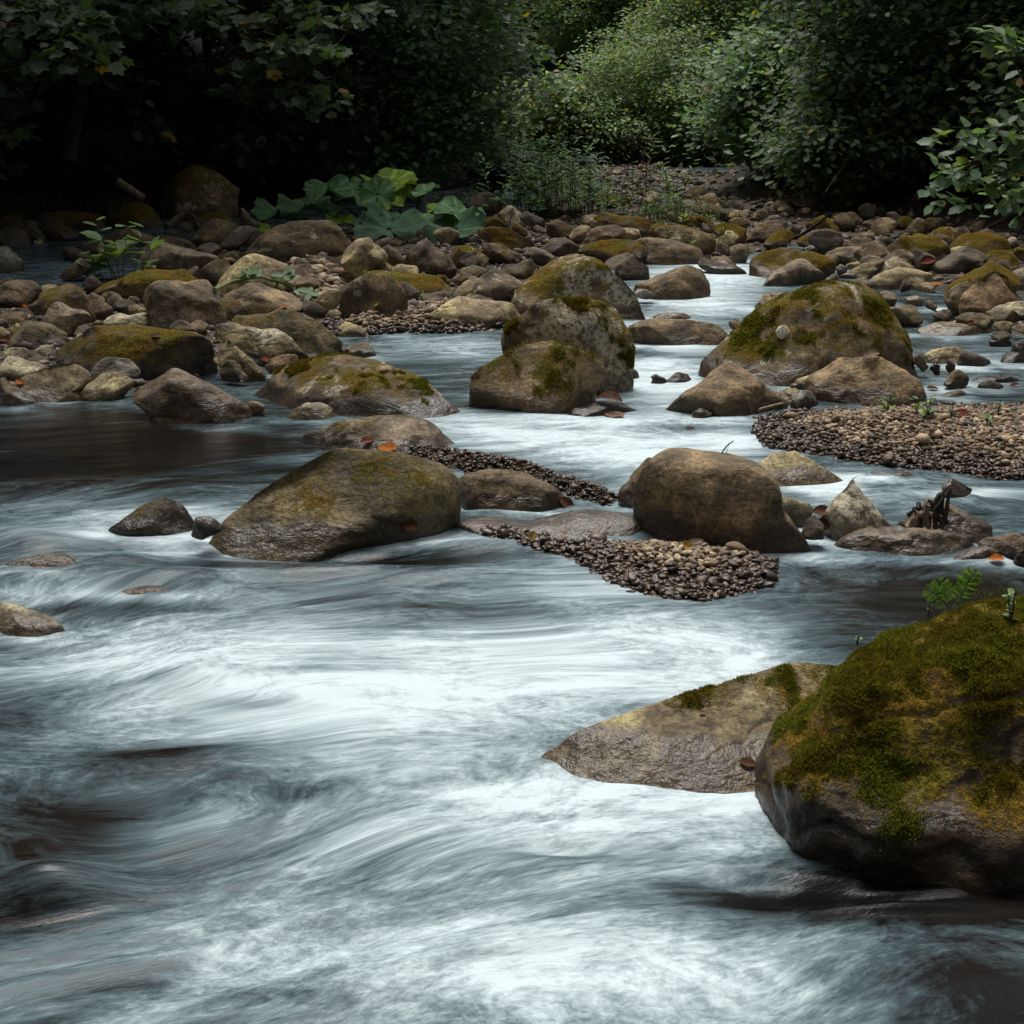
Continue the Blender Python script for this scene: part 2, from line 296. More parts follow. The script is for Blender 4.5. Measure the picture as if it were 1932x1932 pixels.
# ---------------------------------------------------------------- the stones: outline seen in the photograph, kind, look
# opts: tone, mo=moss, li=lichen, we=wetness, k=depth ratio, p=roundness power, sh=lean of the face, f=number of facets, am=roughness amplitude
ROCKS = [
# --- foreground right
('O','boulder','huge dark boulder at the lower right edge, draped in thick green and ochre moss','1932,1118 1860,1135 1790,1158 1700,1185 1650,1210 1600,1248 1560,1282 1500,1312 1460,1338 1435,1385 1428,1430 1442,1490 1447,1560 1480,1600 1560,1630 1700,1645 1932,1655 2150,1640 2280,1400 2180,1200 2050,1120','dark mo=.60 li=.25 k=.75 p=.58 sh=.12 f=0 am=1.5 we=.12 P=-.15/-.62/.75/.66 P=-.30/-.95/.1/.84 P=.5/-.6/.6/.84'),  # dark tone stands in for the shade on its front face
('O','boulder','low tan slab tapering to a wet black point, half behind the mossy foreground boulder','1030,1405 1080,1375 1180,1340 1300,1305 1400,1280 1480,1262 1560,1252 1640,1262 1700,1330 1690,1440 1560,1500 1440,1500 1330,1497 1250,1480 1160,1455 1110,1432 1080,1448','tan mo=.34 we=0 k=.55 p=.95 sh=1.25 f=3 am=.7'),
('O','boulder','smooth dark brown boulder with a sheer face behind the front pebble bank','1195,960 1197,905 1215,870 1245,850 1285,847 1340,853 1400,868 1435,880 1455,900 1475,945 1500,1000 1527,1042 1450,1045 1300,1042 1225,1040 1212,1010','brown mo=.1 k=.7 p=.62 sh=.05 f=4 am=.45 we=.1 li=.05'),
('O','rock','narrow rusty rock squeezed behind the left shoulder of the smooth dark boulder','1165,962 1170,925 1190,895 1215,870 1250,862 1260,960','rust mo=.25 p=.8'),
('O','boulder','long olive boulder sloping left into the rapids, left of the front pebble strip','402,1035 420,1005 450,965 480,925 530,890 580,862 630,845 700,848 760,858 810,875 845,900 865,935 872,965 865,985 750,990 680,993 600,1000 560,1025 500,1040 440,1045','olive mo=.32 we=.12 k=.5 p=.82 sh=.25 f=4 am=.6'),
('M2','rock','wet brown rock with a flat top between the long olive boulder and the pebbles','770,590 800,560 900,545 1000,535 1150,560 1210,600 1290,630 1350,680 1395,735 1300,745 1000,775 850,760 785,700','brown mo=.2 we=.3 k=.6 p=.7 sh=.5 f=4'),
('M2','rock','low glistening grey slab lying in front of the wet flat topped rock','710,830 790,790 880,772 980,778 1080,800 1180,810 1300,785 1400,768 1560,775 1700,770 1780,765 1820,830 1820,915 1600,912 1400,892 1100,845 900,855','grey mo=.05 we=.75 k=.35 p=.7 sh=1 am=.6'),
('O','boulder','rounded light grey boulder just behind the long olive boulder','570,828 600,810 650,792 720,783 780,787 810,800 840,835 860,858 800,865 740,860 650,850','grey mo=.28 we=.1 k=.7 p=.8 sh=.4'),
('M1','rock','small dark pyramid of rock standing alone in the rapids','600,868 700,800 800,735 870,705 945,690 990,705 1040,760 1085,830 1075,890 1055,925 900,905 750,890','dark mo=.3 we=.7 k=.7 p=.95 sh=.4 f=5'),
('M1','stone','pale wet stone between the dark pyramid rock and the olive boulder','1065,925 1085,810 1120,795 1180,810 1250,845 1235,905 1130,930','blue we=.8 k=.7'),
('M1','rock','rounded reddish rock under a thin sheet of fast water at the left edge','-60,1100 0,1060 100,1020 240,1002 330,1008 430,1045 480,1075 300,1110 50,1110','brown we=1 k=.6 sh=.6'),
('M1','rock','dark hump of rock just breaking the rapids left of centre','650,1235 740,1180 800,1165 860,1168 1000,1180 1150,1200 1260,1215 1100,1240 900,1240','brown we=1 k=.5 sh=.6'),
('M1','rock','white wet ledge of rock at the left edge of the rapids','-90,1400 -60,1290 0,1275 80,1290 160,1310 250,1345 330,1380 365,1415 340,1480 240,1445 120,1425 0,1430','pale we=.1 k=.6 p=.75 sh=.5 f=4'),
# --- right near
('M3','boulder','flat tan boulder with a wet rim behind the smooth dark boulder','360,500 430,455 520,432 700,430 780,445 820,480 880,520 925,555 870,600 780,620 650,615 560,600 450,560','tan we=.2 k=.55 p=.7 sh=.8 am=.5'),
('M3','rock','pointed dark rock speckled with pale lichen patches right of the smooth boulder','800,760 820,650 845,600 875,580 930,572 975,585 1020,620 1060,670 1110,750 1160,810 1210,860 1100,940 900,960 790,940 780,850','grey li=.5 k=.65 p=.85 sh=.35 f=5'),
('M3','rock','long low dark rock lying in front of the speckled rock','860,1000 900,930 960,870 1060,855 1200,865 1400,870 1550,880 1620,920 1655,970 1600,1015 1500,1022 1350,1010 1200,1005 1050,1000 960,1015 900,1030','grey we=.4 k=.5 p=.7 sh=.4 f=4 am=1.2'),
('M3','rock','grey wet rock with a tangle of driftwood caught on its top','1225,830 1240,780 1290,730 1370,695 1470,700 1560,750 1650,800 1720,840 1760,870 1700,930 1650,950 1500,920 1300,900','grey we=.4 mo=.2 k=.7 p=.8 sh=.4 f=4'),
('M3','rock','pale grey rock tucked behind the right end of the smooth boulder','560,700 600,680 640,685 720,720 760,750 740,800 690,870 600,870','pale we=.05 k=.7 p=.75'),
('M3','stone','round dark wet stone alone in the channel below the gravel bar','1480,650 1495,610 1550,590 1610,600 1650,640 1640,680 1560,700 1500,690','grey we=.6'),
('M3','rock','smooth brown rock at the right edge above the dark pool','1660,960 1690,920 1780,900 1880,885 1940,900 1990,960 1940,1050 1850,1040 1780,1000','brown we=.15 p=.75'),
('M3','stone','small rounded stone in front of the smooth brown rock at the right edge','1530,1045 1580,1000 1660,970 1730,965 1790,1000 1800,1030 1700,1060 1600,1065','brown we=.25'),
('M3','stone','dark stone cut by the right edge beside the orange leaf','1870,1060 1900,1000 1960,960 2010,1000 2000,1090 1900,1085','dark we=.2'),
('M3','stone','dark stone wedged between the smooth boulder and the speckled rock','690,900 720,830 780,790 820,850 810,930 720,930','dark we=.3'),
('M3','stone','thin flat brown stone in the channel left of the round wet stone','1020,568 1080,550 1150,548 1200,560 1120,582 1060,580','brown we=.5 k=.8'),
('M3','stone','flat wet tan stone touching the lower edge of the gravel bar','1130,575 1200,545 1280,550 1350,580 1250,592','tan we=.6 k=.8'),
('M3','stone','dark upright stone beside the orange leaf at the right edge','1800,1010 1815,960 1850,945 1900,960 1915,1020 1840,1040','dark we=.4'),
# --- middle row
('Z2','boulder','broad mossy crowned boulder with a pale stone at its foot, left of centre','130,1680 200,1610 290,1550 400,1470 520,1430 640,1415 820,1415 960,1460 1080,1480 1190,1530 1280,1580 1400,1605 1520,1612 1560,1680 1590,1780 1600,1880 1480,1880 1300,1870 1100,1870 900,1850 700,1870 500,1865 320,1850 240,1830 170,1790','brown mo=.34 li=.1 k=.6 p=.66 sh=.4 f=5 am=.8'),
('Z2','stone','light wet stone at the foot of the broad mossy crowned boulder','330,1880 380,1815 480,1765 580,1765 655,1805 700,1875 640,1905 420,1905','pale we=.4 k=.8'),
('O','boulder','dark rounded boulder with a mossy back standing in the stream at the centre','885,740 890,705 915,680 960,660 1010,646 1060,643 1110,650 1140,675 1142,705 1125,740 1090,765 1040,782 960,770 887,768','brown mo=.36 k=.7 p=.7 sh=.15 f=4 am=.6'),
('Z3','boulder','tall mossy boulder with white lichen leaning over the dark central boulder','155,1240 210,1190 330,1120 450,1060 580,1020 680,1000 820,1010 920,1030 1000,1090 1080,1180 1120,1260 1125,1340 1095,1430 1060,1520 1040,1620 1020,1720 900,1720 700,1700 400,1600 190,1420','brown mo=.42 li=.62 k=.6 p=.72 sh=.3 f=4 am=.8'),
('Z3','boulder','big domed boulder with bright lichen blotches behind the tall mossy boulder','190,1035 270,940 370,850 480,770 600,700 690,682 790,690 880,730 960,780 1040,840 1090,890 1150,980 1190,1060 1210,1130 1080,1170 800,1150 400,1100','brown mo=.45 li=.62 k=.6 p=.75 sh=.45 f=4 am=.8'),
('Z3','boulder','long smooth slab lying across the channel right of the tall mossy boulder','1070,1200 1130,1160 1250,1145 1400,1148 1560,1160 1700,1180 1800,1205 1840,1250 1780,1310 1720,1350 1400,1345 1150,1330 1090,1270','brown we=.1 k=.5 p=.65 sh=.4 am=.6'),
('Z3','rock','small grey rock against the front of the long smooth slab','1145,1320 1200,1265 1290,1220 1390,1205 1480,1230 1530,1280 1520,1345 1350,1348','grey we=.3'),
('Z3','stone','low brown stone resting on the back of the long smooth slab','1250,1145 1310,1112 1400,1102 1480,1117 1530,1160 1400,1172','brown'),
('Z3','boulder','dark wedge shaped boulder in the white water upstream of the long slab','1110,910 1200,870 1320,830 1430,785 1530,765 1600,775 1650,840 1672,920 1665,1000 1600,1015 1450,1005 1300,995 1180,965','brown mo=.15 we=.15 k=.6 p=.72 sh=.3 f=4'),
('Z3','stone','small blue grey stone at the foot of the dark wedge boulder','1115,950 1150,932 1200,940 1265,990 1200,1012 1140,1005','blue we=.3'),
('O','boulder','great mossy boulder with golden moss and a white shell on its left flank','1320,695 1345,665 1380,625 1430,585 1480,555 1530,535 1590,530 1640,540 1665,565 1690,600 1710,640 1728,690 1715,705 1680,715 1560,725 1450,730 1380,715','brown mo=.48 li=.2 k=.6 p=.75 sh=.5 f=5 am=.9'),
('O','boulder','brown pyramid shaped boulder in front of the great mossy boulder','1254,775 1275,750 1310,720 1350,690 1370,681 1405,697 1440,725 1465,755 1478,770 1440,785 1380,788 1310,782','brown mo=.12 k=.7 p=.9 sh=.4 f=7'),
('Z3','stone','tiny stone at the waterline before the brown pyramid boulder','1535,1840 1560,1808 1610,1802 1685,1842 1660,1857 1560,1857','grey we=.3'),
('Z4','boulder','brown pitted boulder at the right foot of the great mossy boulder','350,1650 400,1590 520,1500 640,1450 750,1430 880,1440 980,1500 1080,1540 1150,1590 1200,1660 1240,1725 1150,1765 950,1775 800,1800 600,1795 470,1775 400,1720','brown mo=.2 we=.1 k=.6 p=.7 sh=.4 f=4 am=1.1'),
('Z4','stone','smooth slate grey stone left of the brown pitted boulder','240,1765 270,1700 330,1670 400,1680 450,1750 440,1805 330,1825 260,1815','blue we=.2'),
('Z4','stone','white wet stone between the brown pyramid boulder and the slate grey stone','105,1680 150,1660 200,1690 235,1750 220,1790 150,1765','pale we=.4'),
('Z4','rock','smooth tan rock between the great mossy boulder and the pitted boulder','235,1650 300,1590 440,1550 460,1600 400,1665 270,1665','tan'),
('Z4','stone','little tan stone under the smooth tan rock','170,1685 220,1655 330,1665 280,1710 210,1725','tan'),
('Z3','rock','low dark rock carrying a curled brown leaf in front of the central boulder','510,1865 600,1800 720,1760 850,1742 980,1747 1080,1790 1160,1840 1130,1865 950,1872 700,1876','dark we=.35 k=.7'),
('Z3','stone','grey fin of stone poking from the white water at the centre','1345,1612 1390,1560 1440,1540 1500,1560 1545,1592 1450,1610','dark we=.6'),
('Z3','stone','thin dark sliver of stone left of the grey fin in the water','1235,1560 1280,1553 1360,1592 1300,1596','dark we=.8'),
('Z3','stone','half drowned stone at the right foot of the tall mossy boulder','1040,1550 1060,1490 1100,1492 1155,1545 1100,1558','blue we=.7'),
# --- right middle
('Z4','rock','orange brown block of stone standing in the right channel','1350,1640 1400,1570 1450,1520 1500,1540 1540,1590 1535,1655 1450,1670','rust k=.8 p=.95 f=6'),
('Z4','stone','wet rounded stone just right of the orange block','1590,1645 1620,1605 1690,1594 1750,1620 1800,1650 1720,1668 1630,1662','blue we=.5'),
('Z4','rock','long dark stone behind the orange block of the right channel','1540,1610 1600,1560 1750,1560 1880,1590 1940,1612 1850,1630 1700,1610','dark we=.4'),
('Z4','rock','dark angular rock above the orange block','1450,1500 1480,1420 1530,1390 1600,1410 1680,1460 1705,1500 1600,1512','dark we=.3 f=6'),
('Z4','rock','tan domed rock right of the great mossy boulder','1200,1410 1270,1365 1380,1350 1460,1355 1500,1390 1480,1450 1430,1490 1300,1485 1230,1475','tan k=.7'),
('Z4','rock','dark rock wedged against the right flank of the great mossy boulder','1120,1400 1170,1385 1205,1430 1240,1520 1170,1535 1120,1510','dark we=.2'),
('Z4','stone','little black stone in the trickle left of the dark angular rock','1250,1505 1290,1472 1330,1500 1315,1535','dark we=.8'),
('Z4','stone','small black upright stone beside the dark angular rock','1365,1470 1400,1438 1440,1490 1380,1508','dark we=.7'),
('Z4','boulder','dark wet boulder cut by the right edge above the orange block','1770,1475 1830,1380 1900,1300 1960,1260 2100,1300 2150,1450 1950,1485','dark we=.55 k=.6'),
('Z4','rock','flat tan rock ringed with white water in the right channel','1155,1245 1230,1195 1330,1168 1450,1172 1580,1200 1685,1248 1650,1278 1400,1280 1250,1265','tan we=.3 k=.6 sh=.8'),
('Z4','rock','oval olive stone behind the flat tan rock of the right channel','1430,1155 1480,1112 1560,1102 1650,1112 1720,1150 1720,1192 1640,1222 1500,1195','olive mo=.1'),
('Z4','rock','light smooth rock at the right edge below the pitted brown rock','1640,1105 1720,1060 1850,1030 1920,1020 2000,1050 1980,1120 1800,1130','pale'),
('Z4','stone','brownish round stone in front of the light smooth rock at the right edge','1700,1145 1750,1100 1850,1082 1910,1110 1900,1172 1780,1170','brown'),
('Z4','boulder','rough faceted brown boulder at the right edge below a mossy one','1460,1035 1490,970 1560,920 1640,840 1720,808 1800,820 1860,880 1910,960 1920,1015 1780,1055 1640,1110 1500,1105','rust k=.6 p=.9 f=7 am=1.2'),
('Z4','boulder','yellow mossed boulder directly behind the rough faceted brown boulder','1340,965 1380,890 1450,840 1560,790 1680,740 1780,722 1860,750 1890,790 1900,860 1800,1000 1500,1095 1410,1080 1360,1025','brown mo=.5 k=.6 sh=.5'),
('Z4','rock','smooth plum brown rock left of the rough faceted brown boulder','1365,1040 1400,930 1480,885 1600,878 1560,950 1490,1040 1470,1090 1410,1090','brown'),
('Z4','boulder','long grey boulder with a groove, tilted in front of the twin mossy boulders','1230,805 1290,750 1390,690 1480,640 1560,628 1630,650 1662,700 1650,740 1560,770 1500,800 1350,805','grey k=.5 sh=.3 f=4'),
('Z4','boulder','left one of the twin mossy boulders under the right hand trees','820,745 880,670 960,600 1040,550 1160,535 1250,545 1330,570 1400,580 1400,660 1250,725 1150,765 950,765','brown mo=.55 k=.6 sh=.5'),
('Z4','boulder','right one of the twin mossy boulders under the right hand trees','1370,650 1400,580 1480,535 1560,522 1680,530 1780,560 1860,610 1880,660 1850,720 1650,735 1450,725','brown mo=.5 k=.6 sh=.5'),
('Z4','rock','green mossed stone at the right end of the twin mossy boulders','1830,700 1880,630 1950,640 2010,700 1950,730','brown mo=.7'),
('Z4','rock','rounded stone with white spots in front of the left twin boulder','850,780 920,700 1010,650 1090,645 1140,680 1155,740 1130,775 1000,800','brown mo=.2 li=.4'),
('Z4','rock','reddish flat faced rock between the twin boulders and the grooved grey boulder','1160,760 1200,690 1260,660 1330,652 1370,680 1345,715 1250,765','rust p=.9 f=5'),
('Z4','rock','peaked tan rock below the white spotted stone','940,810 980,750 1040,700 1090,730 1150,790 1100,835 980,835','tan p=.95'),
('Z4','boulder','broad pale tan boulder at the bend of the right channel','790,885 850,820 950,780 1060,775 1150,800 1280,840 1270,885 1130,900 1110,935 950,945 850,935','tan k=.5 sh=.7 we=.05'),
('Z4','rock','brown stone at the right end of the broad pale tan boulder','1110,910 1180,880 1260,890 1290,930 1260,970 1180,965','brown'),
('Z4','stone','dark upright stone leaning before the broad pale tan boulder','1035,930 1065,870 1100,862 1118,910 1105,955 1050,960','dark k=.9'),
('Z4','rock','smooth tan oval rock left of the broad pale tan boulder','590,850 650,790 740,755 820,745 872,790 830,835 740,865 620,868','tan'),
('Z4','rock','flat tan rock behind the smooth tan oval rock','640,755 720,735 810,718 840,750 700,795 650,785','tan'),
('Z4','rock','rounded brown rock below the dark wedges in front of the right trees','490,695 540,650 640,625 740,630 830,660 858,700 800,725 680,738 560,725','brown li=.15'),
('Z4','rock','flat topped brown rock at the foot of the right hand trees','650,605 680,562 770,560 860,573 880,605 760,635 670,625','rust p=.7'),
('Z4','rock','dark sharp edged rock on the flat topped brown rock','700,625 780,600 880,585 897,640 860,665 770,645','dark f=6 p=.95'),
('Z4','rock','dim brown rock in the shade left of the twin mossy boulders','860,605 900,560 1000,550 1000,600 900,645','dark'),
('Z4','boulder','mossy rounded boulder at the upper right bend of the white water','-60,765 0,690 100,645 200,640 340,660 450,690 540,730 575,800 560,835 430,845 150,865 20,875 -50,835','brown mo=.48 k=.6'),
('Z4','boulder','smooth grey boulder leaning on the mossy boulder at the upper bend','40,905 100,820 190,770 310,715 370,740 430,800 490,850 480,885 350,905 150,920','grey we=.1 k=.6 f=4'),
('Z4','stone','small grey stone right of the smooth grey boulder','480,865 520,830 570,825 598,850 560,880','grey'),
('Z4','stone','blue grey stone above the small grey stone at the bend','565,780 620,755 670,780 645,818 590,828','blue'),
('Z4','rock','plain brown block behind the blue grey stone at the bend','440,700 520,685 600,685 637,730 600,770 540,725','brown p=.7'),
('Z4','boulder','peaked boulder coated in orange moss under the right hand trees','345,490 400,420 460,397 520,420 560,470 592,530 560,562 430,555','brown mo=.75 p=.9'),
('Z4','rock','moss capped rock left of the orange peaked boulder','45,600 100,540 180,500 240,510 278,555 200,585 100,615','brown mo=.5'),
('Z4','rock','small mossy rock in front of the orange peaked boulder','280,605 310,560 360,540 412,560 432,610 350,625','brown mo=.45'),
('Z4','boulder','wide rust brown boulder behind the moss capped rock','-70,570 -20,480 80,430 190,440 222,500 100,560 30,590','rust mo=.25'),
('Z4','stone','pale grey stone left of the orange peaked boulder','225,525 240,470 300,480 322,520 270,545','grey'),
('Z4','stone','grey stone touching the left foot of the orange peaked boulder','370,540 400,505 440,518 452,562 390,575','grey'),
('Z4','rock','low flat brown rock below the orange peaked boulder','410,595 460,555 560,550 622,572 600,605 480,615','brown p=.7'),
('Z4','stone','black wet stone beside the little cascade under the right trees','340,645 390,615 440,655 420,685 350,670','dark we=.8'),
('Z4','rock','low rounded brown rock at the left foot of the great mossy boulder','-20,1060 40,985 120,960 220,965 260,1040 60,1088 0,1085','brown k=.6'),
('Z4','stone','round dark wet stone behind the right shoulder of the great mossy boulder','855,1005 890,960 950,950 1000,975 1020,1030 990,1053 900,1050','brown we=.5'),
('Z4','rock','flat tan slab with a dark end in the pool behind the great mossy boulder','900,1080 1000,1050 1170,1045 1197,1100 1192,1168 1020,1165 950,1120','tan we=.3 p=.65'),
('Z4','stone','whitish wet stone in the pool behind the flat tan slab','1070,1035 1110,990 1170,985 1222,1020 1180,1053','pale we=.5'),
('Z4','stone','reddish wet stone right of the whitish wet stone','1210,1055 1240,1015 1300,1060 1275,1112 1220,1095','rust we=.5'),
('Z4','stone','dark oval stone right of the flat tan slab','1270,1125 1320,1080 1380,1080 1412,1120 1390,1153 1300,1153','dark we=.3'),
('Z4','rock','light blocky rock cut by the right edge behind the faceted boulder','1840,890 1880,790 1950,775 2020,820 2000,910 1900,925','pale p=.7'),
('Z4','rock','brown rock peeping over the top right of the great mossy boulder','635,895 720,860 800,880 838,930 820,955 720,925','brown'),
('Z4','stone','angular tan stone in the heap at the right edge of the channel','1700,1210 1725,1190 1790,1165 1855,1190 1840,1240 1750,1250','tan p=.95'),
('Z4','stone','dark stone low in the heap at the right edge of the channel','1690,1275 1740,1245 1820,1240 1860,1262 1830,1300 1740,1305','dark we=.4'),
('Z4','stone','brown stone topping the heap at the right edge of the channel','1840,1220 1880,1180 1960,1170 2000,1220 1930,1260','brown'),
('Z4','stone','whitish flat stone awash below the orange block','1320,1715 1400,1680 1500,1672 1562,1700 1480,1730 1380,1732','pale we=.6'),
# --- centre, further upstream
('Z3','boulder','dark mossy boulder with a hollow at the head of the white water','705,665 760,610 860,580 1000,570 1090,575 1160,610 1210,650 1222,710 1150,725 900,728 760,703','dark mo=.45 k=.6'),
('Z3','boulder','wide flat brown boulder right of the dark mossy hollow boulder','1090,580 1250,560 1400,580 1560,640 1640,680 1625,735 1580,765 1400,755 1250,745 1180,690','brown mo=.2 k=.5 sh=.6'),
('Z3','rock','grooved dark rock in front of the dark mossy hollow boulder','905,740 990,700 1090,670 1140,680 1180,740 1220,780 1224,828 1100,833 1010,793','dark f=5'),
('Z3','boulder','brown boulder with an orange moss streak behind the wide flat boulder','1260,560 1290,490 1380,470 1500,480 1580,470 1640,510 1690,570 1712,620 1680,663 1560,645 1400,600','brown mo=.35 k=.6 li=.15'),
('Z3','rock','mossy rock at the left of the orange streaked boulder','1220,540 1240,480 1300,450 1348,470 1320,545 1240,560','brown mo=.55'),
('Z3','rock','bright sandy loaf shaped rock among mossy ones upstream','1685,565 1720,520 1800,510 1872,520 1882,570 1860,613 1780,605 1710,603','tan p=.65'),
('Z3','rock','mossy hump behind the sandy loaf shaped rock','1670,520 1700,470 1780,452 1860,470 1915,500 1932,560 1880,600 1780,580','brown mo=.6'),
('Z3','boulder','long low ridge of rock covered with rusty moss far upstream','815,420 860,372 950,380 1020,400 1130,410 1220,430 1275,470 1240,525 1150,525 1000,480 900,450','brown mo=.5 k=.4'),
('Z3','rock','tan rock at the left end of the rusty moss ridge','735,455 770,410 830,395 890,420 935,462 870,475 780,483','tan'),
('Z3','rock','rounded dark brown rock in the middle upstream','748,585 760,540 820,490 930,470 1040,470 1060,495 920,565 830,594','brown mo=.15'),
('Z3','rock','pale streaked rock leaning on the rounded dark brown rock','890,565 940,510 1020,490 1110,500 1168,552 1050,584 950,580','tan li=.1'),
('Z3','rock','smooth grey tan rock left of the rounded dark brown rock','645,555 690,500 740,470 812,480 790,545 740,583 690,578','tan'),
('Z3','rock','square dark rock with a mossy top left edge, upstream left of centre','480,505 500,450 550,430 610,450 672,510 640,558 560,555 490,545','dark mo=.3 p=.7'),
('Z3','rock','dark wedge of rock below the square dark rock','445,650 500,590 600,560 670,590 722,640 690,683 560,690','dark f=5'),
('Z3','rock','purplish grey rock left of the dark wedge below the square rock','310,685 340,630 410,635 480,660 542,702 480,743 370,725','grey'),
('Z3','boulder','pale upright boulder with a rounded head left of the tall weeds','130,410 160,345 220,328 280,350 332,410 335,460 250,480 170,460','pale p=.75'),
('Z3','rock','dark rock slanting right behind the pale upright boulder','280,420 330,370 400,400 472,440 440,495 360,485','dark'),
('Z3','boulder','sloping mossy boulder right of the butterbur leaves','-20,520 0,500 100,480 200,490 300,540 405,600 340,645 200,620 50,590','brown mo=.5 k=.5'),
('Z3','boulder','rusty mossed boulder under the drooping butterbur leaf','-10,690 60,600 140,600 220,650 305,700 260,735 100,728 10,710','rust mo=.4'),
('Z3','rock','round olive brown rock with a seam at the left of the lichen dome','200,795 260,730 330,705 390,730 417,780 370,825 300,843 230,825','olive p=.8'),
('Z3','boulder','purplish rock with white specks left of the lichen dome','-60,950 0,840 50,790 150,780 260,810 322,850 280,930 200,1005 60,1010','grey li=.3 k=.6'),
('Z2','rock','flat brown rock behind the purplish white specked rock','1560,880 1640,790 1750,760 1860,770 1935,795 1900,850 1700,880','brown mo=.2'),
('Z3','stone','mossy stone in the shade left of the pale upright boulder','0,450 60,410 130,420 172,462 100,485 20,485','brown mo=.6'),
('Z3','stone','brown mossy stone below the pale upright boulder','220,490 270,455 330,490 352,550 280,535','rust mo=.4'),
('Z3','boulder','big black shaded boulder behind the right end of the butterbur','-120,370 -60,270 0,240 60,225 130,260 172,310 150,375 20,380','dark k=.6'),
('Z3','rock','dark mossy mound behind the tall weeds','390,370 440,330 540,320 632,340 620,395 480,405','dark mo=.6'),
('Z3','boulder','bright green moss mound far upstream behind the dead brown plant','790,320 880,265 960,250 1050,270 1115,312 1000,330 850,335','brown mo=.95 k=.5'),
('Z3','stone','round pale stone under the far trees right of the dead brown plant','1298,215 1330,180 1370,165 1407,190 1402,218','pale'),
('Z3','rock','dark rounded rock in the shade of the far right trees','1508,240 1540,190 1590,192 1605,245','dark'),
('Z3','rock','moss topped slanting rock beside the far right leaves','1588,305 1640,270 1700,290 1738,322 1660,343','brown mo=.5'),
('Z3','rock','mossy cone of rock upstream of the orange streaked boulder','1425,465 1470,405 1530,390 1580,410 1613,472 1540,485','brown mo=.7'),
('Z3','rock','brown mossy rock behind the mossy cone','1560,420 1620,400 1680,440 1692,473 1620,465','brown mo=.4'),
('Z3','rock','rusty rock at the foot of the right hand trees far upstream','1800,440 1860,415 1930,430 1962,472 1880,494 1830,475','rust mo=.2'),
('Z3','rock','dark low rock below the moss topped slanting rock','1465,375 1550,325 1642,330 1625,378 1540,388','dark'),
('Z3','rock','shaded rock left of the rusty rock at the foot of the right trees','1698,415 1760,360 1880,350 1900,400 1800,435','dark'),
('Z3','stone','flat light stone below the round pale stone far upstream','1455,305 1510,290 1562,310 1500,328','pale'),
('Z3','stone','flat light stone just left of the round pale stone far upstream','1188,250 1240,225 1302,240 1280,263','pale'),
('Z3','stone','rounded brown stone below the dark slanting rock upstream','378,505 400,475 440,470 472,505 430,524','brown'),
('Z3','stone','dark stone in the gap right of the wide flat brown boulder','1698,645 1740,600 1800,620 1818,670 1800,703 1720,683','dark'),
('Z3','rock','brown rock right of the dark stone beside the wide flat boulder','1808,650 1850,610 1930,610 1962,680 1910,743 1850,743','brown'),
('Z3','rock','flat dark rock reaching into the white water at the upper bend','1578,765 1640,720 1750,740 1860,770 1932,825 1800,833 1660,814','dark we=.3'),
('Z3','rock','brown rock behind the flat dark rock of the upper bend','1620,730 1680,690 1780,690 1850,740 1872,778 1750,765','brown'),
('Z3','rock','small tan rock at the left foot of the great mossy boulder behind the slab','1798,1190 1812,1150 1850,1145 1920,1190 1932,1222 1840,1253','tan'),
('Z3','stone','stone with a white vein low beside the wide flat boulder','1580,745 1620,700 1660,690 1680,720 1640,755','grey'),
# --- left bank, behind
('Z2','boulder','large domed boulder half tan half dark under the butterbur leaves','10,700 20,620 80,540 200,470 350,440 500,435 650,445 760,480 860,560 850,650 730,700 600,700 300,705 100,715','brown li=.15 k=.5 sh=.35 p=.7'),
('Z2','boulder','cracked brown boulder below the front butterbur leaf','730,765 730,680 760,610 840,560 930,580 1010,630 1060,690 1072,730 1040,790 900,815 750,865','tan f=6 am=1.1'),
('Z2','rock','brown rock leaning right of the cracked brown boulder','1000,650 1040,610 1100,630 1160,680 1197,740 1192,815 1060,805','brown'),
('Z2','boulder','large sandy tan boulder crossed by a fallen green stalk','-210,930 -160,830 -100,760 0,710 110,680 200,700 290,740 340,800 370,880 402,935 350,965 200,965 0,955 -150,965','tan k=.55 p=.7 am=.7'),
('Z2','boulder','brown boulder below the sandy tan boulder with the fallen stalk','-170,1030 -100,940 50,900 250,900 420,960 492,1020 470,1065 280,1093 150,1118 0,1093 -80,1064','brown k=.5 f=5'),
('Z2','boulder','upright boulder with a pale base above the pebble beach','718,1000 720,890 760,850 860,810 960,800 1080,830 1150,890 1210,970 1217,1060 1190,1125 1060,1125 900,1155 740,1165 725,1080','brown li=.25 mo=.28 k=.6 p=.72'),
('Z2','boulder','long moss topped boulder behind the upright pale based boulder','880,830 950,805 1050,800 1200,825 1400,840 1450,870 1500,930 1532,990 1400,985 1300,955 1150,920','brown mo=.5'),
('Z2','rock','rounded grey rock at the right side of the upright pale based boulder','1135,890 1200,880 1270,910 1307,980 1280,1013 1210,993','grey'),
('Z2','boulder','wide sandy slab along the pebble beach left of the lichen dome','1350,1115 1370,1050 1430,990 1550,985 1700,1010 1850,1030 1950,1050 2050,1090 2020,1185 1750,1185 1550,1155','tan k=.4 mo=.12 sh=.7'),
('Z2','rock','light tan rock left of the upright pale based boulder','550,1015 600,960 700,930 735,970 724,1065 650,1114 600,1064','tan'),
('Z2','stone','rounded tan stone at the left end of the pebble beach','618,1135 660,1080 710,1075 737,1110 720,1153 650,1153','tan'),
('Z2','rock','dark rock under the tip of the fallen green stalk','440,1085 480,1020 550,1010 622,1080 610,1128 540,1123','dark mo=.2'),
